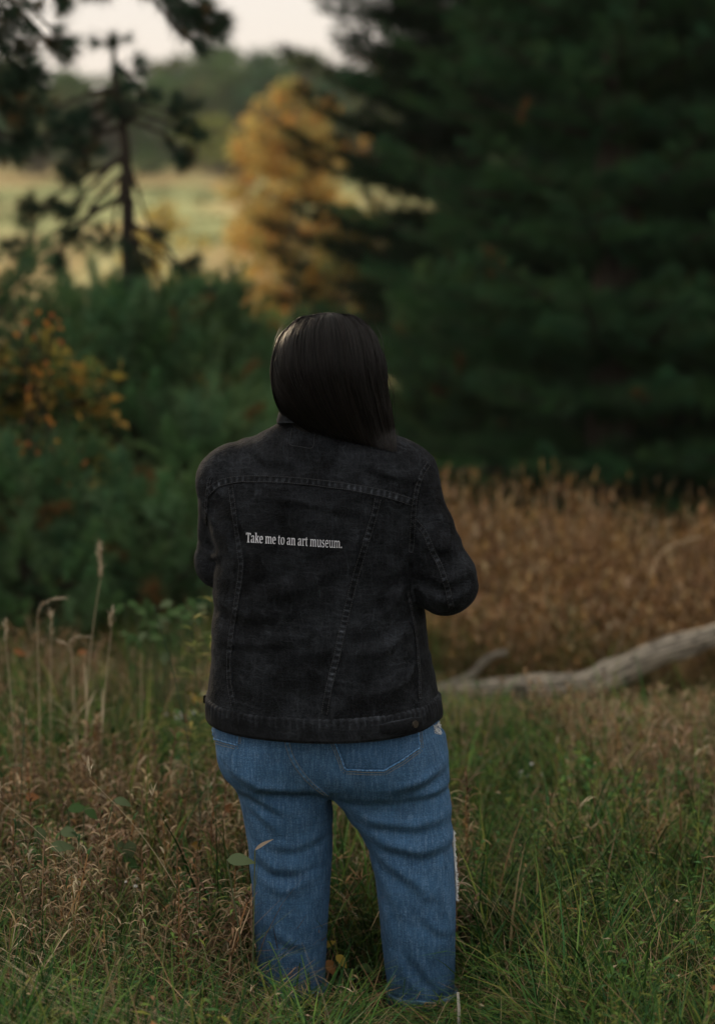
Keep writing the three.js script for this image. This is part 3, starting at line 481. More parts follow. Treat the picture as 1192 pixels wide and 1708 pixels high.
{ // hair: a full head of long straight hair drawn over her right shoulder
  const Lo = [[540, 526], [497, 535], [471, 561], [460, 595], [457, 622], [459, 648], [463, 670], [474, 696], [498, 718]], Ro = [[562, 525], [596, 532], [621, 556], [632, 590], [638, 624], [646, 664], [655, 704], [661, 734], [662, 756]];
  const curve = (L) => new THREE.CatmullRomCurve3(L.map(([a, b]) => V(a, b, 0)), false, 'centripetal'), cl = curve(Lo), cr = curve(Ro);
  const cap = ellipsoid(at(548, 613, 4.715), 0.118, 0.125, 0.126, 0), fall = stack(rowsOf([[545, 520, 580, 0.05, -0.02], [572, 484, 612, 0.10, -0.05], [600, 464, 632, 0.13, -0.07], [640, 460, 641, 0.14, -0.08], [676, 468, 649, 0.142, -0.09], [700, 490, 654, 0.132, -0.1], [722, 532, 658, 0.12, -0.11], [737, 585, 661, 0.11, -0.08]]), 0, 2.3);
  const faceHole = ellipsoid(hp(0.105, 0, -0.025), 0.068, 0.115, 0.075, Math.atan2(faceDir.x, -faceDir.z) * -1);
  const hull = (x, y, z) => { let d = smin(cap(x, y, z), fall(x, y, z), 0.05); d = Math.max(d, -faceHole(x, y, z)); return Math.abs(d) < 0.03 ? d - 0.0022 * N3(x * 60, y * 8, z * 60) : d; };
  const hairMat = new THREE.MeshPhysicalMaterial({ vertexColors: true, roughness: 0.45, specularIntensity: 0.26, side: THREE.DoubleSide });
  const base = surfaceNets(hull, [headC.x - 0.19, headC.y - 0.23, headC.z - 0.22], [headC.x + 0.2, headC.y + 0.18, headC.z + 0.22], 0.0055); base.setAttribute('color', new THREE.BufferAttribute(new Float32Array(base.attributes.position.count * 3).map(() => 0.006), 3));
  const hair = put('hair', place(base), new THREE.MeshPhysicalMaterial({ vertexColors: true, roughness: 0.8, specularIntensity: 0.12, side: THREE.DoubleSide }), person); hair.userData.label = 'long straight black hair drawn over one shoulder';
  const drape = (x, y, z) => Math.min(hull(x, y, z), jacketField(x, y, z) - 0.003);
  reseed(120);
  const lockSet = (n, wide, liftMax, stray) => {
    const mb = new MB();
    for (let k = 0; k < n; k++) {
      const t0 = stray ? rnd() : rr(-0.4, 1), wob = gauss() * 0.05, s0 = stray ? rr(0, 0.4) : Math.max(0, rr(-0.35, 0.4)), s1 = stray ? rr(0.6, 1.0) : 1 - 0.3 * rnd() ** 1.5, lock = Math.round(t0 * 34) / 34 + 0.012 * Math.sin(t0 * 91), lift = rr(0.0005, liftMax) * (stray ? 1 : 0.35 + 0.9 * Math.abs(Math.sin(Math.round(t0 * 34) * 2.7))), ph = rnd() * 6, w = wide * rr(0.6, 1.3), sh = rr(0.3, 2.2) * rr(0.6, 1.1), warm = rr(0.9, 1.25); let prev = null; mb.col = [0.0042 * sh * warm, 0.0034 * sh, 0.0029 * sh];
      const seg = 16;
      for (let j = 0; j <= seg; j++) {
        const s = lerp(s0, Math.min(1, s1), j / seg), a = cl.getPoint(s), b = cr.getPoint(s), tl = stray ? t0 : lerp(t0, lock, 0.8 * smooth(0.1, 0.8, s)), t = clamp(tl + (1 - tl) * 0.3 * s * s + wob * (stray ? 1 : 0.35) * s + 0.012 * Math.sin(ph + s * 5) + (stray ? (t0 < 0.5 ? -1 : 1) * 0.03 * s * rnd() * 0.2 : 0), stray ? -0.06 : 0.005, stray ? 1.05 : 0.995), px = lerp(a.x, b.x, t), py = lerp(a.y, b.y, t) + Math.max(0, t0 * (1 - t0)) * -4 * (1 - s);
        const q = meet(drape, clamp(px, 455, 662), py); if (q.distanceTo(CAM) > 5.2) { prev = null; continue; } const nn = gradient(drape, q.x, q.y, q.z, 0.006); if (stray) q.x += (px - clamp(px, 455, 662)) / 718; q.addScaledVector(nn, lift * (stray ? 1.5 : 1) * Math.sin(Math.PI * Math.min(1, j / seg + 0.1)));
        const e = V(1, 0.1, 0).addScaledVector(nn, -nn.x).normalize(), ww = w * 0.5 * Math.min(1, (1 - j / seg) * 5 + 0.15, j / seg * 6 + 0.2), l = mb.v(q.x - e.x * ww, q.y - e.y * ww, q.z - e.z * ww), m = mb.v(q.x + nn.x * ww * 0.5, q.y + nn.y * ww * 0.5, q.z + nn.z * ww * 0.5), r = mb.v(q.x + e.x * ww, q.y + e.y * ww, q.z + e.z * ww);
        if (prev) { mb.quad(prev[0], prev[1], m, l); mb.quad(prev[1], prev[2], r, m); } prev = [l, m, r];
      }
    }
    return place(mb.geo());
  };
  put('hair_strands', lockSet(3000, 0.0030, 0.008, false), hairMat, hair, 'stuff');
  put('stray_hairs', lockSet(320, 0.0011, 0.016, true), hairMat, hair, 'stuff');
}

// ---------------------------------------------------------------- trees
const barkA = lattice(30, 6, 201), barkB = lattice(80, 24, 202), barkC = lattice(200, 60, 203);
const barkTex = (c) => texture(256, (u, v) => { const k = 0.35 + 0.5 * barkA(u, v) + 0.4 * barkB(u, v) * barkC(u, v) + 0.15 * barkC(u, v); return c.map((x) => x * k); }, true, 512), barkBump = texture(256, (u, v) => [0.5 * barkA(u, v) + 0.3 * barkB(u, v) + 0.2 * barkC(u, v)], false, 512);
const bark = std([1, 1, 1], 0.95, { map: barkTex([0.085, 0.068, 0.052]), bumpMap: barkBump, bumpScale: 0.012 });
const barkGrey = std([1, 1, 1], 0.95, { map: barkTex([0.22, 0.20, 0.17]), bumpMap: barkBump, bumpScale: 0.02 });
function tuft(n, len, open, w, stem) { // needles round a shoot that points up
  const mb = new MB();
  for (let k = 0; k < n; k++) {
    const az = k * 2.39996 + rnd(), s = Math.pow(rnd(), 0.7) * stem, a = open * rr(0.35, 1.15), l = len * rr(0.75, 1.1), d = V(Math.cos(az) * Math.sin(a), Math.cos(a), Math.sin(az) * Math.sin(a)), e = d.clone().cross(V(rnd() - 0.5, rnd() - 0.5, rnd() - 0.5)).normalize().multiplyScalar(w * 0.5);
    mb.tri(mb.v(-e.x, s - e.y, -e.z), mb.v(e.x, s + e.y, e.z), mb.v(d.x * l, s + d.y * l - 0.1 * l * Math.sin(a), d.z * l));
  }
  return mb.geo();
}
reseed(301);
const tuftFine = tuft(46, 0.105, 0.85, 0.0042, 0.09), tuftLong = tuft(60, 0.125, 0.95, 0.0034, 0.07);
function spray(n, len, size, w) { // a twig that points up, 0.42 m long, set with tufts of needles
  const mb = new MB();
  for (let q = 0; q < n; q++) { const s = 0.18 + 0.82 * q / (n - 1), sg = q % 2 ? 1 : -1, o = q === n - 1 ? 0 : (1 - s) * 0.13 * rr(0.4, 1), base = V(sg * o, 0.42 * s, gauss() * 0.02), ax = V(sg * 0.55 * (q === n - 1 ? 0.1 : 1) + gauss() * 0.15, 1, gauss() * 0.25 + 0.12).normalize(), u = ax.clone().cross(V(0.3, 0.1, 1)).normalize(), v = ax.clone().cross(u);
    for (let k = 0; k < size; k++) { const az = k * 2.39996 + rnd(), a = 0.95 * rr(0.3, 1.15), l = len * rr(0.75, 1.1), d = ax.clone().multiplyScalar(Math.cos(a)).addScaledVector(u, Math.cos(az) * Math.sin(a)).addScaledVector(v, Math.sin(az) * Math.sin(a)), e = d.clone().cross(V(rnd() - 0.5, rnd() - 0.5, rnd() - 0.5)).normalize().multiplyScalar(w * 0.5), b = base.clone().addScaledVector(ax, rr(-0.04, 0.03)); mb.tri(mb.v(b.x - e.x, b.y - e.y, b.z - e.z), mb.v(b.x + e.x, b.y + e.y, b.z + e.z), mb.v(b.x + d.x * l, b.y + d.y * l, b.z + d.z * l)); } }
  return mb.geo();
}
const spraysFine = [0, 1, 2].map(() => spray(9, 0.10, 28, 0.0056)), spraysLong = [0, 1, 2].map(() => spray(8, 0.115, 32, 0.0052)), spraysFar = [0, 1].map(() => spray(7, 0.13, 22, 0.010));
const needles = (c) => new THREE.MeshPhysicalMaterial({ color: lin(...c), roughness: 0.8, specularIntensity: 0.12, side: THREE.DoubleSide });
function limbPath(p, dir, len, sag, rise, n = 6) { const o = [p.clone()]; const d = dir.clone().normalize(); for (let k = 1; k <= n; k++) { const s = k / n; o.push(p.clone().addScaledVector(d, len * s).add(V(gauss() * 0.012 * len, -sag * len * s * s + rise * len * s ** 3 + gauss() * 0.008 * len, gauss() * 0.012 * len))); } return o; }
const onPath = (P, s) => { const f = s * (P.length - 1), k = Math.min(P.length - 2, Math.floor(f)); return P[k].clone().lerp(P[k + 1], f - k); };
// a conifer with whorled flat boughs
function pine(name, label, [x, z], o, group) {
  reseed(o.seed); const y0 = hill(x, z), t = thing(name, label, 'tree', [x, y0 - 0.03, z], group), H = o.height, tr = [], limbs = new MB(), sh = [];
  const lean = o.lean || [0, 0]; for (let k = 0; k <= 12; k++) tr.push(V(lean[0] * (k / 12) ** 1.5 + 0.03 * gauss(), H * k / 12, lean[1] * (k / 12) ** 1.5 + 0.03 * gauss()));
  put('trunk', new MB().tube(tr, (s) => o.trunk * (1 - s) ** 0.8 + 0.008, 10, 0.8, 0.12).geo(), bark, t);
  const tip = (p, d, s) => sh.push(along(p.clone().addScaledVector(d.clone().normalize(), -0.15 * s), d, s * rr(0.55, 0.8)));
  for (let h = o.from; h < H * 0.985; h += o.gap * rr(0.8, 1.2)) {
    const R = o.reach(h / H), n = Math.round(rr(o.per - 1, o.per + 1)), a0 = rnd() * 6.28;
    for (let k = 0; k < n; k++) {
      const az = a0 + k / n * 6.283 + gauss() * 0.2, L = R * rr(0.72, 1.1), el = o.up(h / H) + gauss() * 0.08, d = V(Math.cos(az) * Math.cos(el), Math.sin(el), Math.sin(az) * Math.cos(el)), P = limbPath(onPath(tr, h / H), d, L, o.sag, o.rise);
      limbs.tube(P, (s) => (0.006 + 0.011 * L) * (1 - s) + 0.003, 5, 1);
      const step = o.step;
      for (let s = o.bare; s < 1; s += step / Math.max(L, 0.3)) for (const sg of [-1, 1]) {
        if (rnd() < 0.12) continue;
        const q = onPath(P, s), l2 = Math.min(0.62, L * 0.42) * (1.08 - s) * rr(0.6, 1.15) + 0.06, side = V(-Math.sin(az) * sg, rr(-0.05, o.flat ? 0.1 : 0.3), Math.cos(az) * sg).multiplyScalar(0.85).addScaledVector(d, 0.75), Q = limbPath(q, side, l2, 0.1, 0.15, 3);
        if (!o.far) limbs.tube([Q[0], Q[3]], (u) => 0.0045 * (1 - u) + 0.0018, 3, 1);
        sh.push(along(q, Q[3].clone().sub(Q[0]), clamp(l2 / 0.42, 0.5, 1.5) * rr(0.9, 1.15) * o.size));
      }
      tip(P[6], P[6].clone().sub(P[5]), o.size * 1.2); tip(P[6], P[6].clone().sub(P[5]).add(V(0, 0.1, 0)), o.size);
    }
  }
  for (let k = 0; k < 5; k++) tip(tr[12].clone().add(V(0, -0.07 * k, 0)), V(gauss() * 0.3, 1, gauss() * 0.3), o.size);
  put('limbs', limbs.geo(), bark, t, 'stuff');
  const base = o.color;
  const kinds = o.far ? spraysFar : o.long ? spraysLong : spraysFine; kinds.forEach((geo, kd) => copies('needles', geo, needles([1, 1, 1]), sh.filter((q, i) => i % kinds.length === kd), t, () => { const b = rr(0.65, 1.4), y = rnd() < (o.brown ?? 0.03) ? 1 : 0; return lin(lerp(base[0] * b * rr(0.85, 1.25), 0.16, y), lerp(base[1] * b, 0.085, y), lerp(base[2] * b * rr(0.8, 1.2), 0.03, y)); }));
  return t;
}
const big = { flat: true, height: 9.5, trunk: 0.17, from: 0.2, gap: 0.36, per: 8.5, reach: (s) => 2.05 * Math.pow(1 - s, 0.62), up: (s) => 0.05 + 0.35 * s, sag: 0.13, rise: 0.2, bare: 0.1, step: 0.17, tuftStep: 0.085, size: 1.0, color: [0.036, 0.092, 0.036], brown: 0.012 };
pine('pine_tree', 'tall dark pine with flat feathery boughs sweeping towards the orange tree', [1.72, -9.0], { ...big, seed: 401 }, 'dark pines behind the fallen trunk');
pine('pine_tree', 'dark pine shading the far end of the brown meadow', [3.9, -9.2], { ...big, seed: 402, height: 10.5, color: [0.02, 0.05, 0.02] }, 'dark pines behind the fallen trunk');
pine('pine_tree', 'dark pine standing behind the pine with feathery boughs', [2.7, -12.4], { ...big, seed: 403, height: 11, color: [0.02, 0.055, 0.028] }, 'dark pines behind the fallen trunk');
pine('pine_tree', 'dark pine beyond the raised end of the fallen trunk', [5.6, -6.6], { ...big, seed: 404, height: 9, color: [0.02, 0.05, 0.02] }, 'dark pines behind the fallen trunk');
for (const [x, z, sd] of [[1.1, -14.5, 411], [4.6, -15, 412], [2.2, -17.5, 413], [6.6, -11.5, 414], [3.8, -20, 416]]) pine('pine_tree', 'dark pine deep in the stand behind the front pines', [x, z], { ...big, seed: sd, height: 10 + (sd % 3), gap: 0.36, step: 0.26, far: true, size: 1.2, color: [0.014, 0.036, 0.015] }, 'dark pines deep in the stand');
const young = { trunk: 0.04, from: 0.12, gap: 0.15, per: 6, up: (s) => 0.35 + 0.5 * s, sag: 0.02, rise: 0.18, bare: 0.22, step: 0.13, size: 0.95, long: true, color: [0.085, 0.17, 0.072] };
const bush = [
  ['young pine bush with soft green needles beside the tall grass stalks', -1.1, -5.6, 1.5, 0.85, 501], ['young pine bush hung with orange leaves', -2.05, -5.0, 1.85, 1.05, 502], ['young pine bush behind the slender pine trunk', -1.6, -7.8, 1.6, 0.95, 503],
  ['dark young pine with upright candles before the yellow field', -0.86, -7.4, 1.66, 0.6, 504], ['low young pine at the foot of the pine bushes near the jacket sleeve', -0.66, -5.1, 1.0, 0.6, 505], ['young pine bush at the outer edge of the thicket', -3.1, -6.2, 2.3, 1.15, 506], ['low soft pine in front of the thicket behind the nodding plume', -1.45, -4.2, 0.85, 0.6, 508], ['low soft pine in front of the thicket behind the ragged stalk', -2.15, -3.9, 0.9, 0.6, 509], ['low soft pine beside the grey green weeds', -0.92, -4.4, 0.75, 0.5, 510], ['young pine under the lowest boughs of the tall pine', 0.62, -10.6, 1.7, 0.75, 511], ['small young pine beside the autumn shrub', -0.52, -8.6, 1.35, 0.6, 507],
];
for (const [label, x, z, height, r, sd] of bush) pine('young_pine', label, [x, z], { ...young, seed: sd, height, reach: (s) => r * Math.pow(1 - s, 0.5) * Math.min(1, 0.55 + s * 2.2) }, 'young pines in the thicket');

// two scraggly pines whose boughs carry single brushes of needles against the sky
function scraggly(name, label, trunkPts, rad, brushes, sd, tintC) {
  reseed(sd); const b0 = trunkPts[0], base = V(b0.x, hill(b0.x, b0.z), b0.z), t = thing(name, label, 'tree', [base.x, base.y, base.z], 'thin pines against the sky'), L = (v) => v.clone().sub(base);
  const C = new THREE.CatmullRomCurve3([base.clone().add(V(0, -0.05, 0)), ...trunkPts.slice(1)].map(L)), tp = C.getPoints(26);
  put('trunk', new MB().tube(tp, (s) => rad * (1 - 0.75 * s), 9, 0.8, 0.2).geo(), bark, t);
  const limbs = new MB(), sh = [];
  for (const [px, py, d, r, ta, n = 1] of brushes) {
    const c = L(at(px, py, d)), from = C.getPoint(ta), mid = from.clone().lerp(c, 0.5).add(V(gauss() * 0.06, 0.05 + gauss() * 0.06, gauss() * 0.06)), P = new THREE.QuadraticBezierCurve3(from, mid, c).getPoints(9).map((v, i) => v.add(V(gauss() * 0.012, gauss() * 0.012, gauss() * 0.012).multiplyScalar(i ? 1 : 0)));
    limbs.tube(P, (s) => 0.013 * (1 - s) + 0.004, 5, 1);
    const R = r / FOCAL * d * 0.8, dir = c.clone().sub(mid).normalize(), cnt = Math.max(3, Math.round(r * 0.3 * n));
    for (let k = 0; k < cnt; k++) {
      const o = V(gauss(), gauss() * 0.8, gauss()).multiplyScalar(R * 0.75), tipP = c.clone().add(o), root = onPath(P, rr(0.7, 1)); limbs.tube([root, root.clone().lerp(tipP, 0.55).add(V(gauss() * 0.015, -0.015, gauss() * 0.015)), tipP], (s) => 0.0035 * (1 - s) + 0.0016, 3, 1);
      for (let j = 0; j < 2; j++) sh.push(along(tipP.clone().lerp(root, j * 0.25), tipP.clone().sub(root).normalize().add(V(gauss() * 0.25, 0.35, gauss() * 0.25)).add(dir.clone().multiplyScalar(0.3)), rr(0.55, 0.85)));
    }
    for (let k = 0; k < 3; k++) { const q = onPath(P, rr(0.3, 0.85)), e = q.clone().add(V(gauss() * 0.14, gauss() * 0.1 + 0.03, gauss() * 0.14)); limbs.tube([q, q.clone().lerp(e, 0.5).add(V(0, 0.015, 0)), e], (s) => 0.003 * (1 - s) + 0.0013, 3, 1); }
  }
  put('limbs', limbs.geo(), bark, t, 'stuff');
  copies('needles', tuftLong, needles([1, 1, 1]), sh, t, () => { const b = rr(0.6, 1.4), y = rnd() < 0.16 ? rr(0.4, 1) : 0; return lin(lerp(tintC[0] * b, 0.13, y), lerp(tintC[1] * b, 0.075, y), lerp(tintC[2] * b, 0.03, y)); });
}
scraggly('thin_pine', 'thin pine with bare trunk and dark brushes of needles against the pale field', [at(222, 1000, 11.10), at(220, 700, 11.10), at(214, 480, 11.15), at(212, 330, 11.20), at(208, 230, 11.20), at(196, 150, 11.20), at(188, 70, 11.20)], 0.05, [
  [182, 72, 11.10, 22, 0.98], [214, 122, 11.00, 30, 0.93], [196, 165, 11.10, 26, 0.88], [236, 150, 11.30, 20, 0.9], [296, 185, 10.80, 30, 0.78], [312, 222, 10.80, 40, 0.74], [300, 258, 10.70, 32, 0.72], [150, 190, 10.90, 34, 0.82], [122, 215, 10.80, 42, 0.8], [135, 262, 10.70, 40, 0.75, 1.2], [90, 185, 10.90, 38, 0.83], [160, 235, 11.00, 34, 0.78], [62, 235, 10.80, 34, 0.78], [120, 290, 10.80, 26, 0.7],
  [186, 395, 11.00, 26, 0.58], [232, 435, 11.00, 28, 0.54], [212, 470, 10.90, 34, 0.5], [236, 500, 11.00, 30, 0.46], [304, 446, 10.80, 30, 0.45], [318, 480, 10.80, 34, 0.42], [285, 490, 10.80, 26, 0.42], [118, 345, 10.80, 36, 0.62], [60, 352, 10.70, 40, 0.6], [124, 392, 10.70, 32, 0.56], [90, 430, 10.70, 36, 0.5], [40, 420, 10.70, 40, 0.5], [250, 380, 11.20, 14, 0.6],
], 601, [0.028, 0.062, 0.036]);
scraggly('thin_pine', 'pine at the thicket edge whose upper boughs hang across the sky', [at(-190, 1050, 8.6), at(-190, 500, 8.6), at(-180, 0, 8.6), at(-160, -400, 8.6), at(-150, -700, 8.6)], 0.10, [
  [12, 30, 8.3, 62, 0.62, 0.75], [20, 92, 8.3, 55, 0.6, 0.75], [2, 150, 8.3, 52, 0.56, 0.75], [40, 120, 8.4, 34, 0.58], [30, 195, 8.3, 46, 0.52, 0.8], [10, 240, 8.3, 44, 0.5, 0.8], [75, 72, 8.4, 16, 0.62, 0.5], [104, 60, 8.4, 14, 0.63, 0.4], [96, 86, 8.4, 12, 0.6, 0.4], [300, 18, 8.5, 40, 0.8, 1.1], [336, 40, 8.5, 30, 0.8, 1.2], [318, 66, 8.5, 14, 0.8], [352, 20, 8.5, 20, 0.8], [92, -6, 8.5, 22, 0.75], [-40, 60, 8.3, 60, 0.6], [-60, 160, 8.3, 60, 0.55], [160, -40, 8.5, 40, 0.8], [230, -30, 8.5, 34, 0.82],
], 602, [0.030, 0.058, 0.032]);

// broadleaf trees: limbs ending in clumps of leaves
function leafClump(n, r, size, cup = 1) { const mb = new MB(); for (let k = 0; k < n; k++) { const p = V(gauss(), gauss() * 0.8, gauss()).multiplyScalar(r), d = V(gauss(), gauss() - 0.3, gauss()).normalize(); mb.leaf(p, d, V(gauss() * 0.5, 1, gauss() * 0.5).normalize(), size * rr(0.7, 1.2), size * 0.62 * cup, 0.2, 0.25, 2); } return mb.geo(); }
const pick0 = (L) => L[Math.floor(rnd() * L.length)], crownMat = std([1, 1, 1], 0.95, { vertexColors: true, specularIntensity: 0.1 });
function broadleaf(t, o) { // fills a thing with trunk, limbs and crown
  reseed(o.seed); const tr = [], n = 8, H = o.height; for (let k = 0; k <= n; k++) tr.push(V(gauss() * 0.02 * H * (k / n), H * 0.86 * k / n, gauss() * 0.02 * H * (k / n)));
  put('trunk', new MB().tube(tr, (s) => o.trunk * (1 - 0.85 * s), 7, 0.6, 0.15).geo(), o.bark || barkGrey, t); const limbs = new MB(), sh = [];
  for (let k = 0; k < o.limbs; k++) {
    const hs = rr(o.low, 1), from = onPath(tr, Math.min(1, hs * 0.95)), az = k * 2.4 + rnd(), rad = o.radius * Math.sin(Math.PI * clamp(lerp(0.18, 0.97, (hs - o.low) / (1 - o.low)), 0, 1)) ** 0.7 * rr(0.55, 1.08), d = V(Math.cos(az), rr(0.15, 0.6), Math.sin(az)), P = limbPath(from, d, rad, 0.08, 0.05, 4); limbs.tube(P, (s) => o.trunk * 0.3 * (1 - s) + 0.006, 4, 1);
    for (let j = 0; j < o.clumps; j++) { const c = onPath(P, rr(0.35, 1.05) > 1 ? 1 : rr(0.35, 1)).add(V(gauss(), gauss() * 0.7, gauss()).multiplyScalar(o.spread)); sh.push(along(c, V(gauss(), gauss(), gauss()).normalize(), rr(0.7, 1.25))); }
  }
  put('limbs', limbs.geo(), o.bark || barkGrey, t, 'stuff'); if (o.solid) { const parts = sh.map((q) => { const g = o.clump.clone().applyMatrix4(q), c = pick0(o.colors), b = rr(0.7, 1.3), col = g.attributes.color; for (let k = 0; k < col.count; k++) col.setXYZ(k, c[0] * b, c[1] * b, c[2] * b); return g; }); put('crown', mergeGeometries(parts), crownMat, t, 'stuff'); return; }
  copies('crown', o.clump, leafy([1, 1, 1], 0.5, { roughness: 1 }), sh, t, () => { const c = o.colors[Math.floor(rnd() * o.colors.length)], b = rr(0.7, 1.3); return lin(c[0] * b, c[1] * b, c[2] * b); });
}
reseed(700);
const clumpBig = leafClump(9, 0.34, 0.42), clumpMid = leafClump(14, 0.16, 0.15), clumpSmall = leafClump(9, 0.07, 0.07);
{
  const p = at(488, 500, 46); const t = thing('autumn_tree', 'orange and gold autumn tree at the edge of the pale field', 'tree', [p.x, hill(p.x, p.z) - 0.05, p.z]);
  broadleaf(t, { seed: 711, height: 8.4, trunk: 0.13, limbs: 84, low: 0.06, radius: 1.75, clumps: 17, spread: 0.38, clump: clumpMid, colors: [[0.64, 0.38, 0.10], [0.62, 0.42, 0.13], [0.62, 0.47, 0.16], [0.54, 0.29, 0.09], [0.52, 0.42, 0.14], [0.40, 0.37, 0.13]] });
  const q = at(575, 500, 40), t2 = thing('autumn_tree', 'gold and green sapling between the orange tree and the tall pine', 'tree', [q.x, hill(q.x, q.z) - 0.05, q.z]);
  broadleaf(t2, { seed: 712, height: 4.6, trunk: 0.08, limbs: 34, low: 0.08, radius: 1.0, clumps: 13, spread: 0.18, clump: clumpMid, colors: [[0.30, 0.22, 0.05], [0.20, 0.17, 0.05], [0.36, 0.2, 0.04], [0.12, 0.14, 0.05]] });
  const u = at(452, 620, 15.5), t3 = thing('autumn_shrub', 'rusty and yellow shrub behind the head, beside a young pine', 'shrub', [u.x, hill(u.x, u.z) - 0.03, u.z]);
  broadleaf(t3, { seed: 713, height: 1.75, trunk: 0.025, limbs: 40, low: 0.05, radius: 0.62, clumps: 12, spread: 0.09, clump: clumpSmall, bark, colors: [[0.42, 0.22, 0.04], [0.36, 0.26, 0.05], [0.14, 0.18, 0.05], [0.3, 0.13, 0.04], [0.10, 0.18, 0.06]] });
  const v = at(440, 540, 19), t4 = thing('green_shrub', 'bright green shrub in front of the pale field', 'shrub', [v.x, hill(v.x, v.z) - 0.03, v.z]);
  broadleaf(t4, { seed: 714, height: 1.75, trunk: 0.03, limbs: 40, low: 0.05, radius: 0.8, clumps: 12, spread: 0.1, clump: clumpSmall, bark, colors: [[0.10, 0.20, 0.06], [0.14, 0.24, 0.07], [0.11, 0.18, 0.06]] });
  const w = at(375, 500, 24), t5 = thing('autumn_shrub', 'rust brown shrub on the near side of the pale field', 'shrub', [w.x, hill(w.x, w.z) - 0.03, w.z]);
  broadleaf(t5, { seed: 715, height: 1.9, trunk: 0.03, limbs: 36, low: 0.05, radius: 0.7, clumps: 12, spread: 0.1, clump: clumpSmall, bark, colors: [[0.26, 0.13, 0.04], [0.3, 0.2, 0.06], [0.16, 0.1, 0.04]] });
  const s = at(265, 420, 30), t6 = thing('yellow_sapling', 'yellow leaved sapling behind the thin pine trunk', 'tree', [s.x, hill(s.x, s.z) - 0.03, s.z]);
  broadleaf(t6, { seed: 716, height: 4.2, trunk: 0.05, limbs: 34, low: 0.15, radius: 1.0, clumps: 9, spread: 0.15, clump: clumpSmall, bark, colors: [[0.55, 0.40, 0.10], [0.46, 0.36, 0.10]] });
}
{ // loose olive shrubs grown through the young pines
  for (const [px, d, h, sd, label] of [[70, 9.4, 1.75, 721, 'loose olive and yellow shrub growing among the orange vine leaves'], [235, 11.6, 1.9, 722, 'loose olive shrub at the foot of the thin bare pine trunk'], [350, 10.2, 1.15, 723, 'low olive and rust shrub behind the jacket shoulder']]) {
    const p = at(px, 700, d), t = thing('olive_shrub', label, 'shrub', [p.x, hill(p.x, p.z) - 0.03, p.z]);
    broadleaf(t, { seed: sd, height: h, trunk: 0.02, limbs: 34, low: 0.25, radius: 0.5, clumps: 6, spread: 0.1, clump: clumpSmall, bark, colors: [[0.20, 0.20, 0.05], [0.30, 0.24, 0.05], [0.11, 0.16, 0.05], [0.36, 0.22, 0.05], [0.08, 0.13, 0.05]] });
  }
}
{ // orange-leaved climber in the pine thicket
  const p = at(40, 900, 8.9), t = thing('autumn_vine', 'thin climbing vine with scattered orange leaves in the pine thicket', 'vine', [p.x, hill(p.x, p.z), p.z]), st = new MB(), lf = new MB(); reseed(731);
  const L = (q) => q.sub(t.position);
  for (let k = 0; k < 9; k++) { const a = L(at(rr(-20, 200), 900, 8.9)), b = L(at(rr(-10, 190), rr(490, 620), rr(8.6, 8.9))), P = new THREE.QuadraticBezierCurve3(a, a.clone().lerp(b, 0.5).add(V(gauss() * 0.1, 0.1, 0)), b).getPoints(12); st.tube(P, () => 0.003, 4, 1); for (let j = 0; j < 6; j++) { const q = onPath(P, rr(0.2, 1)).add(V(gauss() * 0.05, gauss() * 0.05, 0)); lf.col = [[0.38, 0.16, 0.03], [0.34, 0.21, 0.04], [0.3, 0.1, 0.03]][Math.floor(rnd() * 3)]; lf.leaf(q, V(gauss(), gauss() * 0.5 - 0.3, gauss() + 0.5), V(0, 1, 0.3), rr(0.03, 0.05), rr(0.02, 0.032)); } }
  put('stem', st.geo(), bark, t); put('leaves', lf.geo(), leafy([1, 1, 1], 0.35, { vertexColors: true }), t, 'stuff');
}
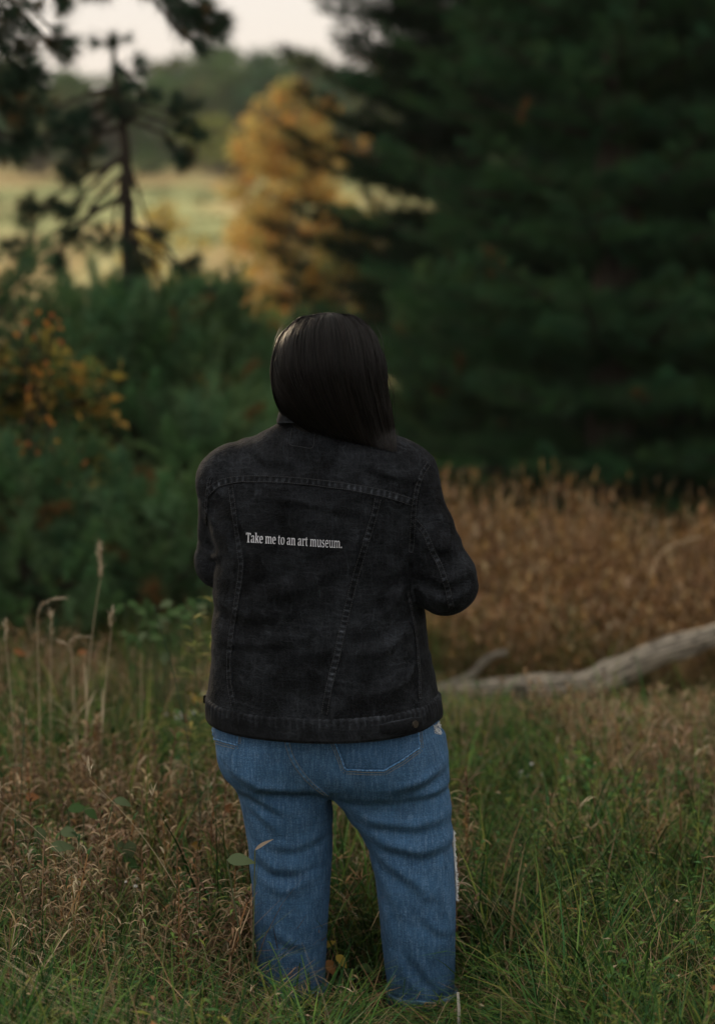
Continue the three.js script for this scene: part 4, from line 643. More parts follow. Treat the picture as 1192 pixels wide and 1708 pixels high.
{ // the wood on the far hill
  reseed(741); const protos = [
    [[[0.095, 0.18, 0.06], [0.12, 0.2, 0.065], [0.145, 0.2, 0.07]], 'green'], [[[0.15, 0.185, 0.075], [0.19, 0.21, 0.09]], 'olive'], [[[0.3, 0.34, 0.08], [0.35, 0.34, 0.08], [0.24, 0.3, 0.08]], 'yellow green'], [[[0.065, 0.15, 0.065], [0.085, 0.165, 0.07]], 'dark green'], [[[0.09, 0.075, 0.055], [0.11, 0.09, 0.06]], 'dull brown'],
  ].map(([colors, word], k) => { const t = new THREE.Group(); broadleaf(t, { seed: 750 + k, height: 9, trunk: 0.22, limbs: 44, low: 0.12, radius: 3.6, clumps: 9, spread: 0.55, clump: clumpBig, solid: true, colors }); t.userData.word = word; return t; });
  const rows = [ // photo column, distance, kind, size
    [-60, 158, 0, 1.0], [-10, 156, 3, 0.95], [35, 160, 0, 1.05], [80, 157, 1, 0.9], [125, 161, 0, 1.0], [170, 158, 4, 0.85], [215, 162, 1, 0.92], [262, 158, 0, 0.95], [300, 164, 3, 0.95], [335, 158, 1, 0.95], [352, 150, 2, 0.82], [378, 160, 0, 1.1], [405, 152, 4, 0.72], [425, 161, 1, 1.0], [452, 158, 3, 1.05], [478, 163, 0, 1.02], [505, 160, 1, 1.06], [535, 158, 3, 0.98], [570, 162, 0, 0.95], [610, 158, 1, 1.0], [660, 160, 0, 1.1], [720, 160, 3, 1.0], [790, 162, 1, 1.1], [870, 160, 0, 1.0], [960, 161, 3, 1.1], [1060, 160, 1, 1.0], [1160, 160, 0, 1.1],
    [20, 176, 1, 1.05], [110, 178, 3, 1.0], [200, 176, 0, 1.0], [290, 178, 1, 1.05], [365, 178, 0, 1.2], [440, 177, 3, 1.15], [500, 176, 0, 1.08], [560, 178, 1, 1.0], [640, 178, 3, 1.1], [60, 147, 4, 0.5], [150, 148, 1, 0.45], [390, 147, 4, 0.5], [430, 147, 1, 0.45], [250, 148, 0, 0.5],
  ];
  for (const [px, d, k, s] of rows) {
    const p = at(px, 300, d), t = protos[k].clone(); t.name = numbered('woodland_tree'); t.position.set(p.x, hill(p.x, p.z) - 0.2, p.z); t.rotation.y = rnd() * 6.28; t.scale.set(s * 0.9 * rr(0.95, 1.15), s * s * 0.86 * rr(0.92, 1.1), s * 0.9 * rr(0.95, 1.15)); t.userData = {}; scene.add(t);
    tag(t, (s < 0.6 ? 'low ' : d > 170 ? 'tall ' : '') + `${protos[k].userData.word} tree ` + (s < 0.6 ? 'at the foot of the far wood' : d > 170 ? 'in the back row of the far wood' : 'in the front row of the wood beyond the pale field'), 'tree', 'trees of the far wood');
  }
}
{ // low brush and dry tufts on the pale field
  reseed(760); const list = [], tall = [];
  for (let k = 0; k < 1500; k++) { const d = rr(40, 150), x = rr(-0.24, 0.18) * d, z = 4.73 - d, g = fbm(x * 0.055, 8, z * 0.045, 4); list.push([stand(x, hill(x, z), z, rr(1.0, 3.2) * (g > 0.05 ? 1.8 : 1), rr(0.8, 2.6)), g]); }
  copies('field_brush', clumpMid, std([1, 1, 1], 0.95), list.map((l) => l[0]), null, (i) => { const g = list[i][1], b = rr(0.7, 1.3), c = g > 0.05 ? [0.22, 0.27, 0.11] : rnd() < 0.25 ? [0.52, 0.34, 0.12] : [0.56, 0.44, 0.2]; return lin(c[0] * b, c[1] * b, c[2] * b); });
}

// ---------------------------------------------------------------- meadow
const grassMat = std([1, 1, 1], 0.65, { vertexColors: true, specularIntensity: 0.13 });
const pick = (L) => L[Math.floor(rnd() * L.length)];
const GREEN = [[0.045, 0.105, 0.022], [0.085, 0.165, 0.032], [0.018, 0.05, 0.014], [0.17, 0.19, 0.04], [0.04, 0.115, 0.036], [0.025, 0.065, 0.017], [0.13, 0.22, 0.05]], DRY = [[0.30, 0.21, 0.11], [0.22, 0.15, 0.08], [0.38, 0.29, 0.17], [0.16, 0.10, 0.055]], RUST = [[0.20, 0.125, 0.07], [0.28, 0.185, 0.105], [0.10, 0.062, 0.036], [0.42, 0.32, 0.21], [0.26, 0.14, 0.06]];
const variants = (n, make) => Array.from({ length: n }, () => { const mb = new MB(); make(mb); return mb.geo(); });
reseed(801);
const greenClumps = variants(5, (m) => { for (let k = 0; k < 46; k++) { m.col = rnd() < 0.14 ? pick(DRY) : pick(GREEN); m.blade(gauss() * 0.1, -0.02, gauss() * 0.1, rnd() * 6.28, rr(0.18, 0.48), rr(0.003, 0.008), rr(0.05, 0.5), rr(0.4, 2.1), 4, 0.06, gauss() * 0.8); } });
const fineClumps = variants(4, (m) => { for (let k = 0; k < 54; k++) { m.col = rnd() < 0.45 ? pick(DRY) : pick(GREEN); m.blade(gauss() * 0.12, -0.02, gauss() * 0.12, rnd() * 6.28, rr(0.18, 0.44), rr(0.0016, 0.0032), rr(0.2, 0.9), rr(0.3, 1.4), 4, 0.2, gauss()); } });
const curlyPlants = variants(5, (m) => { // dead stems hung with curled narrow leaves
  for (let g = 0; g < 3; g++) { const gx = gauss() * 0.07, gz = gauss() * 0.07, H = rr(0.22, 0.42), ax = gauss() * 0.06, az = gauss() * 0.06, lx = gx + ax, lz = gz + az; m.col = pick(RUST); m.tube([V(gx, -0.02, gz), V(gx + ax * 0.4, H * 0.5, gz + az * 0.4), V(lx, H, lz)], () => 0.0016, 4);
  for (let k = 0; k < 28; k++) { const s = 0.2 + 0.8 * (k / 28) ** 0.8; m.col = rnd() < 0.12 ? pick(GREEN) : pick(rnd() < 0.6 ? RUST : DRY); m.blade(gx + ax * s, H * s, gz + az * s, k * 2.4 + rnd(), rr(0.03, 0.07), rr(0.004, 0.009), rr(0.4, 1.1), rr(1.2, 3.4), 5, 0.08, gauss() * 1.2); } }
});
const tanStems = variants(5, (m) => { // tall dry grass with soft seed plumes
  for (let k = 0; k < 30; k++) { const x = gauss() * 0.14, z = gauss() * 0.14, H = rr(0.36, 0.68), az = rnd() * 6.28; m.col = pick([[0.30, 0.17, 0.08], [0.22, 0.12, 0.055], [0.44, 0.31, 0.18], [0.13, 0.075, 0.035], [0.33, 0.19, 0.07]]); const e = m.blade(x, -0.02, z, az, H, 0.0035, rr(0.02, 0.14), rr(0.05, 0.3), 4, 0.5);
    for (let j = 0; j < 5; j++) m.blade(e[0] + gauss() * 0.006, e[1] - rr(0, 0.1), e[2] + gauss() * 0.006, rnd() * 6.28, rr(0.03, 0.06), 0.006, rr(0.1, 0.5), 0.5, 2, 0.2); for (let j = 0; j < 3; j++) m.blade(x, H * rr(0.1, 0.5), z, rnd() * 6.28, rr(0.12, 0.3), 0.004, rr(0.3, 0.8), rr(0.6, 1.8), 4, 0.1); }
});
const featherWeeds = variants(4, (m) => { // soft green weeds with many small leaves
  for (let q = 0; q < 8; q++) { const H = rr(0.12, 0.32), gx = gauss() * 0.09, gz = gauss() * 0.09, lx = gauss() * 0.08, lz = gauss() * 0.08, g = pick(GREEN); m.col = g; m.tube([V(gx, -0.02, gz), V(gx + lx * 0.4, H * 0.5, gz + lz * 0.4), V(gx + lx, H, gz + lz)], () => 0.0012, 3); for (let k = 0; k < 24; k++) { const s = 0.15 + 0.85 * k / 24, az = k * 2.4 + rnd(); m.col = rnd() < 0.1 ? pick(RUST) : pick(GREEN); m.leaf(V(gx + lx * s, H * s, gz + lz * s), V(Math.cos(az), rr(0, 0.6), Math.sin(az)), V(0, 1, 0), rr(0.015, 0.04), rr(0.004, 0.012), 0.2, 0.3, 2); } }
});
const deadWeeds = variants(4, (m) => { // brown twiggy tangles
  for (let q = 0; q < 9; q++) { let p = V(gauss() * 0.1, -0.02, gauss() * 0.1), d = V(gauss() * 0.4, 1, gauss() * 0.4).normalize(); for (let k = 0; k < 5; k++) { const n = p.clone().addScaledVector(d, rr(0.05, 0.09)); m.col = pick(RUST); m.tube([p, n], () => 0.0014, 3); for (let j = 0; j < 5; j++) { m.col = pick(rnd() < 0.7 ? RUST : DRY); m.blade(n.x, n.y, n.z, rnd() * 6.28, rr(0.02, 0.06), rr(0.002, 0.005), rr(0.4, 1.4), rr(-0.5, 1.6), 3, 0.1, gauss()); } p = n; d.add(V(gauss() * 0.35, gauss() * 0.15, gauss() * 0.35)).normalize(); } }
});
function sow(name, geos, n, region, density, scale, label, category, bake = true) { // scatters each variant of a ground cover, one object for each cover
  const lists = geos.map(() => []); let tries = 0, got = 0;
  while (got < n && tries++ < n * 12) { const x = rr(region[0], region[1]), z = rr(region[2], region[3]); if (Math.abs(x) > 0.175 * (4.73 - z) + 0.75 || rnd() > density(x, z)) continue; if (Math.hypot(x + 0.0, z) < 0.02) continue; const [s, sy, tilt] = scale(x, z); lists[got++ % geos.length].push(stand(x, hill(x, z), z, s, sy, tilt)); }
  if (bake) { // one mesh of blades, each clump with its own tone
    const nV = geos.reduce((a, g, k) => a + g.attributes.position.count * lists[k].length, 0), nI = geos.reduce((a, g, k) => a + g.index.count * lists[k].length, 0), P = new Float32Array(nV * 3), C = new Float32Array(nV * 3), I = new Uint32Array(nI), p = V(); let v0 = 0, i0 = 0;
    geos.forEach((geo, k) => { const gp = geo.attributes.position, gc = geo.attributes.color, gi = geo.index; for (const m of lists[k]) { const b = rr(0.65, 1.3), t = [b * rr(0.9, 1.12), b, b * rr(0.85, 1.1)]; for (let q = 0; q < gp.count; q++) { p.fromBufferAttribute(gp, q).applyMatrix4(m); const o = (v0 + q) * 3; P[o] = p.x; P[o + 1] = p.y; P[o + 2] = p.z; C[o] = gc.getX(q) * t[0]; C[o + 1] = gc.getY(q) * t[1]; C[o + 2] = gc.getZ(q) * t[2]; } for (let q = 0; q < gi.count; q++) I[i0 + q] = gi.getX(q) + v0; v0 += gp.count; i0 += gi.count; } });
    const G = new THREE.BufferGeometry(); G.setAttribute('position', new THREE.BufferAttribute(P, 3)); G.setAttribute('color', new THREE.BufferAttribute(C, 3)); G.setIndex(new THREE.BufferAttribute(I, 1)); G.computeVertexNormals(); tag(put(name, G, grassMat, null, 'stuff'), label, category); return;
  }
  const g = new THREE.Group(); g.name = numbered(name); scene.add(g); tag(g, label, category, null, 'stuff');
  geos.forEach((geo, k) => lists[k].length && copies('tufts', geo, grassMat, lists[k], g, () => { const b = rr(0.65, 1.3); return lin(b * rr(0.9, 1.12), b, b * rr(0.85, 1.1)); }));
}
const patch = (x, z, f, o) => fbm(x * f + o, 6, z * f - o, 3);
const legGap = (x, z) => (z > -0.14 && z < 0.13 && ((x > -0.26 && x < -0.06) || (x > 0.05 && x < 0.24))) ? 0 : 1; // where the legs stand
// how tall things grow: trodden low behind the heels and along the foot of the fallen trunk
const tall = (x, z) => lerp(1, 0.15, smooth(-0.08, 0.02, x) * smooth(0.5, 0.36, x) * smooth(-0.1, 0.02, z) * lerp(1, 0.6, smooth(0.7, 1.1, z))) * lerp(1, 0.5, smooth(-0.36, -0.26, x) * smooth(0.04, -0.03, x) * smooth(-0.05, 0.06, z) * smooth(0.9, 0.5, z)) * lerp(1, 0.1, smooth(-2.3, -2.9, z) * smooth(-3.9, -3.75, z) * smooth(0.05, 0.25, x));
sow('green_grass', greenClumps, 1700, [-3.2, 3.2, -4.4, 1.9], (x, z) => legGap(x, z) * clamp(0.75 + 1.4 * patch(x, z, 1.3, 3) - 0.5 * smooth(-2.6, -4, z) - 0.55 * smooth(-0.6, -0.1, -Math.abs(x + 0.65)) * smooth(-1.5, -0.9, z) * smooth(0.3, 0, z) - 0.5 * smooth(0.55, 0.9, x) * smooth(-1.0, -1.8, z), 0.1, 1), (x, z) => { const s = rr(0.75, 1.1); return [s, s * rr(0.8, 1.15) * tall(x, z), 0.15]; }, 'green grass growing round the legs and across the clearing', 'grass');
sow('fine_grass', fineClumps, 1250, [-3.0, 3.0, -4.2, 1.9], (x, z) => legGap(x, z) * clamp(0.6 + 1.6 * patch(x, z, 1.1, 17), 0.12, 1), (x, z) => [rr(0.8, 1.25), rr(0.65, 1.15) * tall(x, z), 0.25], 'fine mixed green and straw coloured grass in the clearing', 'grass');
sow('dead_curled_weeds', curlyPlants, 270, [-2.2, 0.5, -1.9, 0.5], (x, z) => legGap(x, z) * clamp(1.1 * smooth(-0.12, -0.32, x) * smooth(-1.8, -1.1, z) * smooth(0.4, 0.05, z) * (0.5 + 1.6 * (patch(x, z, 1.2, 29) + 0.3)) + (x > 0.24 && x < 0.36 && z > -0.6 && z < -0.1 ? 0.8 : 0) + (z < -0.3 && z > -0.9 && x > -0.15 && x < 0.1 ? 0.5 : 0), 0, 1), (x, z) => [rr(0.85, 1.15), rr(0.75, 1.1), 0.14], 'dead brown weeds with curled narrow leaves', 'weeds');
sow('feathery_weeds', featherWeeds, 330, [-2.6, 3.0, -3.6, 1.4], (x, z) => legGap(x, z) * clamp(0.15 + 0.55 * smooth(0.2, 0.6, x) + 1.3 * patch(x, z, 0.9, 41), 0.02, 1), (x, z) => [rr(0.8, 1.2), rr(0.7, 1.2) * tall(x, z), 0.2], 'soft green weeds with small leaves', 'weeds');
sow('dead_tangle', deadWeeds, 470, [-2.6, 3.2, -3.5, 0.4], (x, z) => legGap(x, z) * clamp(0.08 + 1.6 * smooth(0.55, 0.9, x) * smooth(-0.9, -1.7, z) + 0.4 * smooth(-1.6, -2.6, z) + 0.9 * patch(x, z, 1.1, 53), 0.01, 1), (x, z) => [rr(0.9, 1.3), rr(0.6, 1.05) * tall(x, z), 0.2], 'brown tangle of dead weeds in front of the fallen trunk', 'weeds', false);
sow('tan_meadow_grass', tanStems, 520, [-1.2, 6.2, -5.8, -3.85], (x, z) => clamp(smooth(-0.8, 0.1, x) * (0.8 + 0.8 * patch(x, z, 0.8, 61)), 0, 1), (x, z) => [rr(0.9, 1.3), rr(0.3, 0.95) * lerp(0.55, 1, smooth(-3.9, -4.8, z)) * (1 + 0.5 * patch(x, z, 1.2, 81)), 0.12], 'tall tan meadow grass behind the fallen trunk', 'grass', false);
sow('thicket_grass', [...featherWeeds.slice(0, 2), ...greenClumps.slice(0, 2), fineClumps[0]], 300, [-4.5, -0.1, -5.2, -2.2], (x, z) => clamp(0.5 + 1.2 * patch(x, z, 0.9, 71), 0.1, 1), () => [rr(0.8, 1.2), rr(0.45, 0.8), 0.18], 'mixed green and tan growth at the foot of the thicket', 'grass', false);
{ // long straw leaning across the grass in front of the left leg
  reseed(861); const mb = new MB();
  for (let k = 0; k < 300; k++) {
    const near = k < 230, x = near ? rr(-0.55, -0.02) + gauss() * 0.08 : rr(0.26, 0.75), z = near ? rr(0.18, 1.0) : rr(-0.7, 0.5), az = near ? rr(2.6, 3.5) : rr(-0.5, 0.3), L = near ? rr(0.3, 0.66) : rr(0.25, 0.5), y = hill(x, z) + rr(-0.02, 0.03);
    mb.col = near ? pick([[0.46, 0.36, 0.23], [0.36, 0.27, 0.16], [0.54, 0.44, 0.29], [0.26, 0.19, 0.11]]) : pick([[0.2, 0.2, 0.09], [0.3, 0.24, 0.13], [0.16, 0.17, 0.07]]); const e = mb.blade(x, y, z, az, L, rr(0.0015, 0.0027), near ? rr(0.95, 1.3) : rr(0.5, 0.9), rr(0.0, 0.3), 6, 0.5, 0.3);
    if (near && k % 3 === 0) for (let j = 0; j < 16; j++) { const t = rr(0, 0.16), f = 1 - t / L; mb.blade(lerp(x, e[0], f), lerp(y, e[1], f) + gauss() * 0.003, lerp(z, e[2], f), az + gauss() * 0.35, rr(0.012, 0.026), 0.0022, rr(0.9, 1.3), 0.3, 2, 0.2); }
  }
  const o = put('leaning_straw', mb.geo(), grassMat, null, 'stuff'); tag(o, 'pale dry straw leaning across the grass before the trouser leg', 'straw');
}
{ // single long stems standing out of the weeds
  reseed(871);
  const stalk = (label, b, top, o = {}) => { const [bx, by, bd] = b, B = at(bx, by, bd); B.y = hill(B.x, B.z); const t = thing('grass_stalk', label, 'grass', [B.x, B.y, B.z], 'single dry stalks'), T = at(top[0], top[1], bd).sub(B), c = new THREE.QuadraticBezierCurve3(V(0, -0.03, 0), V(T.x * 0.25 + gauss() * 0.02, T.y * 0.6, gauss() * 0.02), T), P = c.getPoints(14), mb = new MB();
    mb.col = o.col || [0.44, 0.35, 0.23]; mb.tube(P, (s) => (o.r || 0.0019) * (1 - 0.55 * s), 5); for (let k = 0; k < (o.blades ?? 3); k++) { const q = onPath(P, rr(0.15, 0.6)); mb.blade(q.x, q.y, q.z, rnd() * 6.28, rr(0.1, 0.22), 0.005, rr(0.2, 0.6), rr(0.8, 2), 5, 0.1); }
    put('stem', mb.geo(), grassMat, t); const h = new MB(), droop = o.droop || 0; for (let k = 0; k < (o.seeds ?? 70); k++) { const s = rnd(), L = o.head || 0.11, q = T.clone().add(V(droop * L * s * s, L * s * (1 - 0.6 * Math.abs(droop) * s), gauss() * 0.004)); h.col = pick([[0.48, 0.4, 0.28], [0.4, 0.32, 0.21], [0.56, 0.47, 0.34]]); h.blade(q.x + gauss() * 0.005, q.y, q.z, droop ? (droop > 0 ? gauss() * 0.7 : 3.14 + gauss() * 0.7) : rnd() * 6.28, rr(0.015, 0.035), 0.004, rr(0.1, 0.6) + Math.abs(droop) * s, 0.6 + Math.abs(droop), 3, 0.15); }
    if (o.seeds !== 0) put('seed_head', h.geo(), grassMat, t); };
  stalk('tall grass stalk with upright pale plume rising before the pine bush', [140, 1230, 6.2], [168, 965], { head: 0.11 });
  stalk('tall grass stalk with nodding plume beside the pine bush', [66, 1300, 6.0], [62, 1030], { head: 0.1, droop: 0.75 });
  stalk('bent grass stalk with thin plume among the dry stalks', [82, 1240, 6.3], [86, 1060], { head: 0.06, seeds: 30 });
  stalk('dry stalk with a curled tip near the pine bush', [128, 1240, 6.3], [122, 1095], { head: 0.07, droop: -0.6, seeds: 34 });
  stalk('leaning dry stalk crossing other stalks', [160, 1250, 6.1], [186, 1050], { head: 0.05, seeds: 22 });
  stalk('short brown stalk with ragged top', [30, 1290, 6.0], [10, 1070], { head: 0.06, seeds: 24 });
  stalk('slim dry stalk with drooping awns', [135, 1260, 6.3], [118, 1075], { head: 0.05, droop: 0.9, seeds: 26 });
  stalk('bare dry stem standing in the short grass', [235, 1250, 6.4], [236, 1090], { seeds: 0, blades: 1 });
  stalk('dark green wiry stem leaning away from the jeans', [352, 1330, 5.3], [256, 1010], { seeds: 0, blades: 0, col: [0.05, 0.09, 0.05], r: 0.0016 });
  stalk('dark green wiry stem rising from the broad leaved weeds', [16, 1290, 5.3], [42, 1165], { seeds: 0, blades: 0, col: [0.05, 0.09, 0.05], r: 0.0016 });
  stalk('long straw stem sloping across the curled weeds', [250, 1500, 4.75], [0, 1335], { seeds: 10, head: 0.03, r: 0.0012, blades: 0 });
  stalk('long straw stem sloping towards the trouser leg', [375, 1580, 4.6], [150, 1300], { seeds: 8, head: 0.03, r: 0.0012, blades: 0 });
  stalk('thin red brown stem leaning over the curled weeds', [380, 1510, 4.7], [255, 1330], { seeds: 6, head: 0.02, r: 0.001, blades: 0, col: [0.25, 0.14, 0.09] });
  stalk('long green stem arching over the weeds beside the jeans', [800, 1480, 4.9], [965, 1352], { seeds: 14, head: 0.04, droop: 0.6, r: 0.0013, blades: 1, col: [0.13, 0.16, 0.07] });
  stalk('long green stem sloping towards the brown tangle', [960, 1330, 5.8], [1160, 1262], { seeds: 14, head: 0.04, droop: 0.6, r: 0.0014, blades: 1, col: [0.13, 0.16, 0.07] });
  stalk('pale grass plume in the tan meadow above the fallen trunk', [1010, 1000, 8.6], [1085, 965], { head: 0.3, droop: 0.7, seeds: 130, r: 0.0025 });
}
{ // broad leaved weeds
  reseed(881); const leafGreen = [leafy([0.055, 0.105, 0.035], 0.2), leafy([0.075, 0.125, 0.045], 0.2), leafy([0.105, 0.14, 0.07], 0.2)], orange = leafy([0.30, 0.14, 0.05], 0.25), yellow = leafy([0.38, 0.27, 0.05], 0.25), tan = leafy([0.3, 0.24, 0.18], 0.25);
  const weed = (label, b, leaves, group = 'broad leaved weeds') => { const B = at(...b); B.y = hill(B.x, B.z); const t = thing('broadleaf_weed', label, 'plant', [B.x, B.y, B.z], group), st = new MB(); st.col = [0.08, 0.1, 0.05];
    const L = leaves.map(([px, py, len, dx, dy, mt]) => { const p = at(px, py, b[2]).sub(B); p.z += gauss() * 0.03; st.tube([V(gauss() * 0.01, -0.02, gauss() * 0.01), V(p.x * 0.5, p.y * 0.6, p.z * 0.5), p], () => 0.0015, 4); const m = new MB(); m.leaf(p, V(dx, dy, rr(-0.1, 0.5)), V(gauss() * 0.3, 0.8, 0.7), len, len * (mt === 3 ? 0.2 : rr(0.5, 0.66)), 0.18, 0.35, 7); return [m.geo(), mt === 1 ? orange : mt === 2 ? yellow : mt === 3 ? tan : leafGreen[Math.floor(rnd() * 3)]]; });
    put('stem', st.geo(), grassMat, t); for (const [g, m] of L) put('leaf', g, m, t); };
  weed('weed with two rounded leaves among the curled weeds', [135, 1480, 5.0], [[112, 1352, 0.05, 1, 0.2], [140, 1350, 0.045, 1, -0.6], [190, 1335, 0.045, 1, -0.1]]);
  weed('weed with long flat leaf above a hanging leaf', [90, 1540, 4.9], [[84, 1412, 0.06, 1, 0.15], [70, 1425, 0.06, -0.1, -1], [100, 1388, 0.045, 1, 0], [62, 1380, 0.05, 0.4, -1], [62, 1418, 0.04, -0.9, 0]]);
  weed('weed with grey green leaves in the middle of the curled weeds', [200, 1510, 5.0], [[190, 1405, 0.05, 0.6, -0.5], [215, 1400, 0.05, 0.2, -0.9], [165, 1440, 0.05, 0.5, -0.8], [205, 1430, 0.05, 0.8, -0.5]]);
  weed('low weed with large dark leaves and one orange leaf at the bottom of the slope', [70, 1700, 4.6], [[60, 1620, 0.07, 0.9, 0.1], [30, 1650, 0.085, 0.6, -0.7], [80, 1650, 0.07, -0.7, -0.7], [50, 1625, 0.05, -0.5, 0.1, 1], [100, 1610, 0.05, 0.8, -0.4]]);
  weed('low weed with a yellow brown leaf and dark leaves', [130, 1700, 4.6], [[112, 1640, 0.05, 0.9, -0.2, 2], [215, 1610, 0.06, 0.6, -0.7], [255, 1610, 0.06, 0.4, -0.9], [230, 1660, 0.05, 0.8, -0.3], [180, 1680, 0.06, -0.6, -0.3]]);
  weed('pale green leaf on a thin stem touching the trouser leg', [420, 1560, 4.45], [[378, 1437, 0.062, 1, 0.12], [425, 1420, 0.045, 0.75, 0.75, 3]]);
  weed('small sapling with yellow and red brown leaves between the legs', [552, 1650, 4.78], [[540, 1585, 0.03, 0.7, 0.5, 2], [545, 1600, 0.04, 0.5, -0.7, 1], [560, 1590, 0.04, 0.9, -0.7, 2], [600, 1610, 0.04, 0.8, -0.3], [575, 1620, 0.04, 0.5, -0.6]]);
  weed('dark leaved weed behind the legs', [600, 1560, 5.2], [[595, 1490, 0.05, 0.8, 0.2], [620, 1500, 0.05, 0.7, -0.4], [580, 1510, 0.05, -0.8, -0.3]]);
  weed('weed with drooping pale green leaf beside the frayed jeans', [842, 1540, 5.0], [[818, 1502, 0.05, 1, 0], [838, 1508, 0.07, 0.1, -1], [800, 1515, 0.05, -0.7, 0.2]]);
  weed('dark rounded leaves low in the grass near the long green stem', [1160, 1690, 4.6], [[1150, 1655, 0.05, 0.8, -0.4], [1180, 1645, 0.045, 0.9, 0.2], [1170, 1670, 0.05, -0.5, -0.6]]);
  weed('green leaf cluster in the weeds below the raised trunk', [1060, 1450, 5.6], [[1040, 1425, 0.06, 0.8, -0.1], [1075, 1430, 0.05, 0.7, 0.3], [1050, 1445, 0.05, -0.7, -0.2]]);
  for (let k = 0; k < 6; k++) { const px = 225 + 20 * k + gauss() * 8, py = 1080 + gauss() * 20; weed('grey green leafy weed at the foot of the low pine by the jacket', [px, py + 40, 7.2], Array.from({ length: 7 }, () => [px + gauss() * 24, py - rr(10, 70), 0.05, gauss(), rr(-0.6, 0.3)]), 'grey green weeds by the thicket'); }
  reseed(891); // fallen autumn leaves caught in the weeds
  for (const [px, py, d, c] of [[1015, 1212, 7.6, 1], [938, 1240, 7.4, 1], [860, 1290, 6.6, 2], [1052, 1322, 6.3, 1], [1100, 1355, 6.2, 1], [928, 1400, 5.9, 1], [868, 1404, 5.8, 1], [32, 1085, 7.0, 1], [140, 1092, 7.0, 1], [330, 1165, 6.8, 2], [1120, 1420, 5.7, 1], [330, 1410, 5.3, 2], [385, 1345, 5.5, 1], [905, 1318, 6.5, 2], [290, 1690, 4.5, 1], [55, 1330, 5.4, 1], [840, 1470, 5.4, 1], [980, 1490, 5.3, 1]]) {
    const p = at(px, py, d), m = new MB(), t = thing('fallen_leaf', c === 1 ? 'orange brown autumn leaf caught in the weeds' : 'yellow autumn leaf caught in the weeds', 'leaf', [p.x, p.y, p.z], 'autumn leaves caught in the weeds'); m.leaf(V(-0.02, 0, 0), V(1, gauss() * 0.4, gauss() * 0.4), V(gauss() * 0.4, 0.5, 0.8), rr(0.032, 0.05), rr(0.02, 0.032), 0.4, 0.5, 6); put('leaf_blade', m.geo(), c === 1 ? leafy([0.27, 0.12, 0.05], 0.3) : leafy([0.34, 0.2, 0.04], 0.3), t);
  }
  // white asters
  const petal = new MB(); for (let k = 0; k < 11; k++) { const a = k / 11 * 6.283; petal.leaf(V(0, 0, 0), V(Math.cos(a), 0.25, Math.sin(a)), V(0, 1, 0), 0.007, 0.0028, 0.1, 0.2, 2); } const petalG = petal.geo(), eyeG = new THREE.SphereGeometry(0.0022, 6, 5), petalM = std([0.75, 0.74, 0.76], 0.8), eyeM = std([0.45, 0.32, 0.05], 0.8);
  [['before the fallen trunk', 748, 1235, 6.9, 16], ['in the grass beside the jeans', 880, 1285, 6.2, 9], ['by the grass behind the leather tab', 300, 1195, 6.8, 10], ['among the curled weeds', 215, 1475, 4.9, 4], ['at the end of the green stem', 985, 1640, 4.6, 5]].forEach(([where, px, py, d, n]) => {
    const B = at(px, py + 30, d); B.y = hill(B.x, B.z); const t = thing('aster_plant', 'spindly weed with tiny white flowers ' + where, 'flower', [B.x, B.y, B.z], 'white flowered weeds'), st = new MB(), hs = at(px, py, d).y - B.y; st.col = [0.08, 0.11, 0.05]; const heads = [];
    for (let k = 0; k < n; k++) { const p = V(gauss() * 0.05, Math.max(0.05, hs + gauss() * 0.035), gauss() * 0.06); st.tube([V(0, -0.02, 0), V(p.x * 0.3, p.y * 0.6, p.z * 0.3), p], () => 0.0009, 3); heads.push(p); } put('stem', st.geo(), grassMat, t);
    for (const p of heads) { const f = put('flower_head', petalG, petalM, t); f.position.copy(p); f.rotation.set(rr(0.2, 1.1), rnd() * 6, gauss() * 0.3); f.scale.setScalar(rr(0.45, 0.8)); put('flower_eye', eyeG, eyeM, f); }
  });
  // goldenrod beside the jacket
  const B = at(352, 1180, 5.9); B.y = hill(B.x, B.z); const g = thing('goldenrod_plant', 'leafy yellow green weed rising beside the jacket hem', 'plant', [B.x, B.y, B.z]), st = new MB(), lf = new MB(); for (const [dx, h] of [[0, 1], [-0.03, 0.9], [0.03, 0.95], [-0.05, 0.72], [0.05, 0.8]]) { const T = at(346, 985, 5.9).y - B.y, P = [V(dx * 0.3, -0.02, 0), V(dx, T * h * 0.5, 0.01), V(dx * 1.5 + gauss() * 0.02, T * h, gauss() * 0.02)]; st.col = [0.12, 0.14, 0.05]; st.tube(P, (s) => 0.0025 * (1 - 0.6 * s), 5); for (let k = 0; k < 60; k++) { const s = rr(0.15, 1), q = onPath(P, s), a = rnd() * 6.28; lf.col = pick([[0.16, 0.19, 0.05], [0.22, 0.22, 0.05], [0.10, 0.15, 0.05], [0.3, 0.24, 0.06]]); lf.leaf(q, V(Math.cos(a), rr(0.1, 0.9), Math.sin(a)), V(0, 1, 0), rr(0.03, 0.07), rr(0.006, 0.013), 0.2, 0.3, 3); } } put('stem', st.geo(), grassMat, g); put('leaves', lf.geo(), grassMat, g, 'stuff');
  const wB = at(764, 1712, 4.5), tw = put('pale_twig', new MB().tube([V(0, -0.04, 0), V(0.001, 0.04, 0.002), V(-0.002, 0.08, 0)], (s) => 0.0042 - 0.001 * s, 7, 4, 0.2).geo(), std([0.6, 0.56, 0.48], 0.8)); tw.position.copy(wB); tag(tw, 'short pale upright twig beside the trouser cuff', 'twig');
}
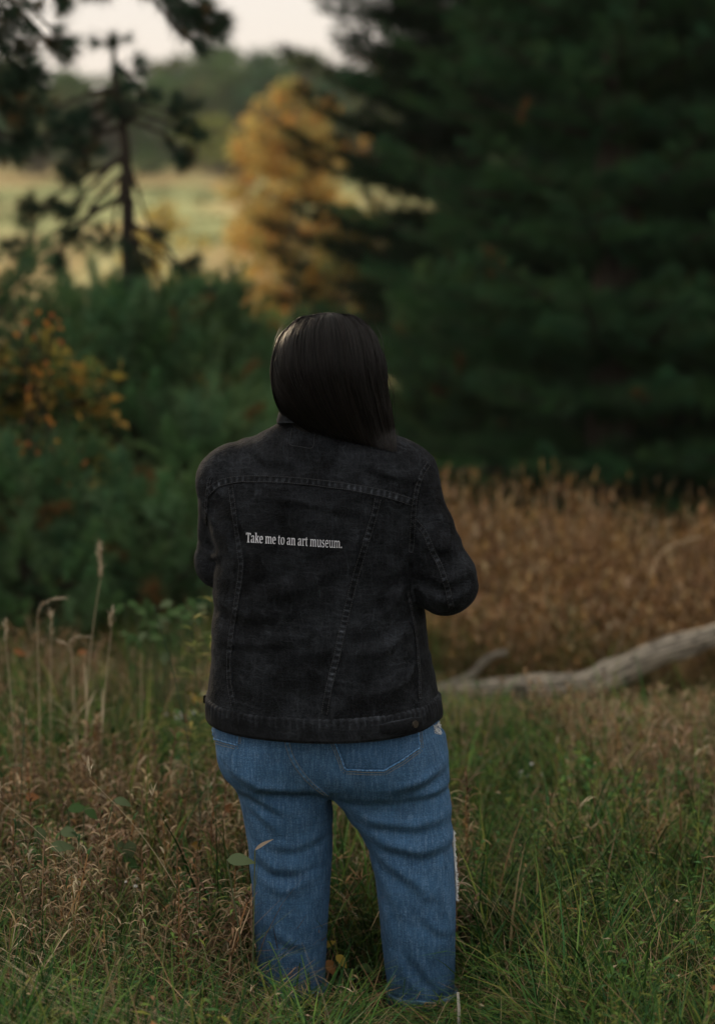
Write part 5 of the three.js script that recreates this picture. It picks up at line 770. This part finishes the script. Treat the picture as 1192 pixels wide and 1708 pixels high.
{ // the fallen trunk
  const D = 8.3, B = at(960, 1165, D); B.y = hill(B.x, B.z); const t = thing('fallen_log', 'weathered grey fallen trunk lying across the meadow, raised at one end', 'log', [B.x, B.y, B.z]);
  const g1 = lattice(60, 3, 911), g2 = lattice(140, 10, 912), g3 = lattice(24, 24, 913), wood = texture(512, (u, v) => { const k = 0.35 + 0.35 * g1(u, v) + 0.3 * g2(u, v) + 0.35 * g3(u, v), dk = (g1(u, v) < 0.25 ? 0.4 : 1) * (g3(v, u) < 0.3 ? 0.55 : 1); return [0.38 * k * dk, 0.33 * k * dk, 0.26 * k * dk]; }), wb = texture(512, (u, v) => [0.5 * g1(u, v) + 0.4 * g2(u, v) + 0.1 * g3(u, v)], false);
  const grey = std([1, 1, 1], 0.9, { map: wood, bumpMap: wb, bumpScale: 0.012 }), path = (L, d = D) => new THREE.CatmullRomCurve3(L.map(([a, b, e = 0]) => at(a, b, d + e).sub(B)));
  const R = [[0, 0.04], [0.18, 0.046], [0.35, 0.056], [0.5, 0.062], [0.62, 0.052], [0.8, 0.05], [1, 0.044]], rad = (s) => { let k = 0; while (k < R.length - 2 && s > R[k + 1][0]) k++; return lerp(R[k][1], R[k + 1][1], (s - R[k][0]) / (R[k + 1][0] - R[k][0])); };
  put('trunk', new MB().tube(path([[640, 1160], [740, 1156], [800, 1153], [860, 1148], [930, 1147], [990, 1140], [1040, 1116], [1095, 1090], [1150, 1073], [1200, 1056], [1290, 1022], [1360, 1004]]).getPoints(70), rad, 16, 1.3, 0.3).geo(), grey, t);
  put('side_branch', new MB().tube(path([[716, 1158], [752, 1142], [788, 1124], [806, 1103], [824, 1092], [846, 1088]], D + 0.12).getPoints(24), (s) => 0.024 * (1 - 0.45 * s), 10, 1.3, 0.3).geo(), grey, t);
  put('broken_stub', new MB().tube(path([[868, 1150, -0.05], [864, 1170, -0.1], [858, 1192, -0.13]]).getPoints(8), (s) => 0.03 * (1 - 0.3 * s), 8, 1.3, 0.3).geo(), bark, t);
}
renderer.render(scene, camera);
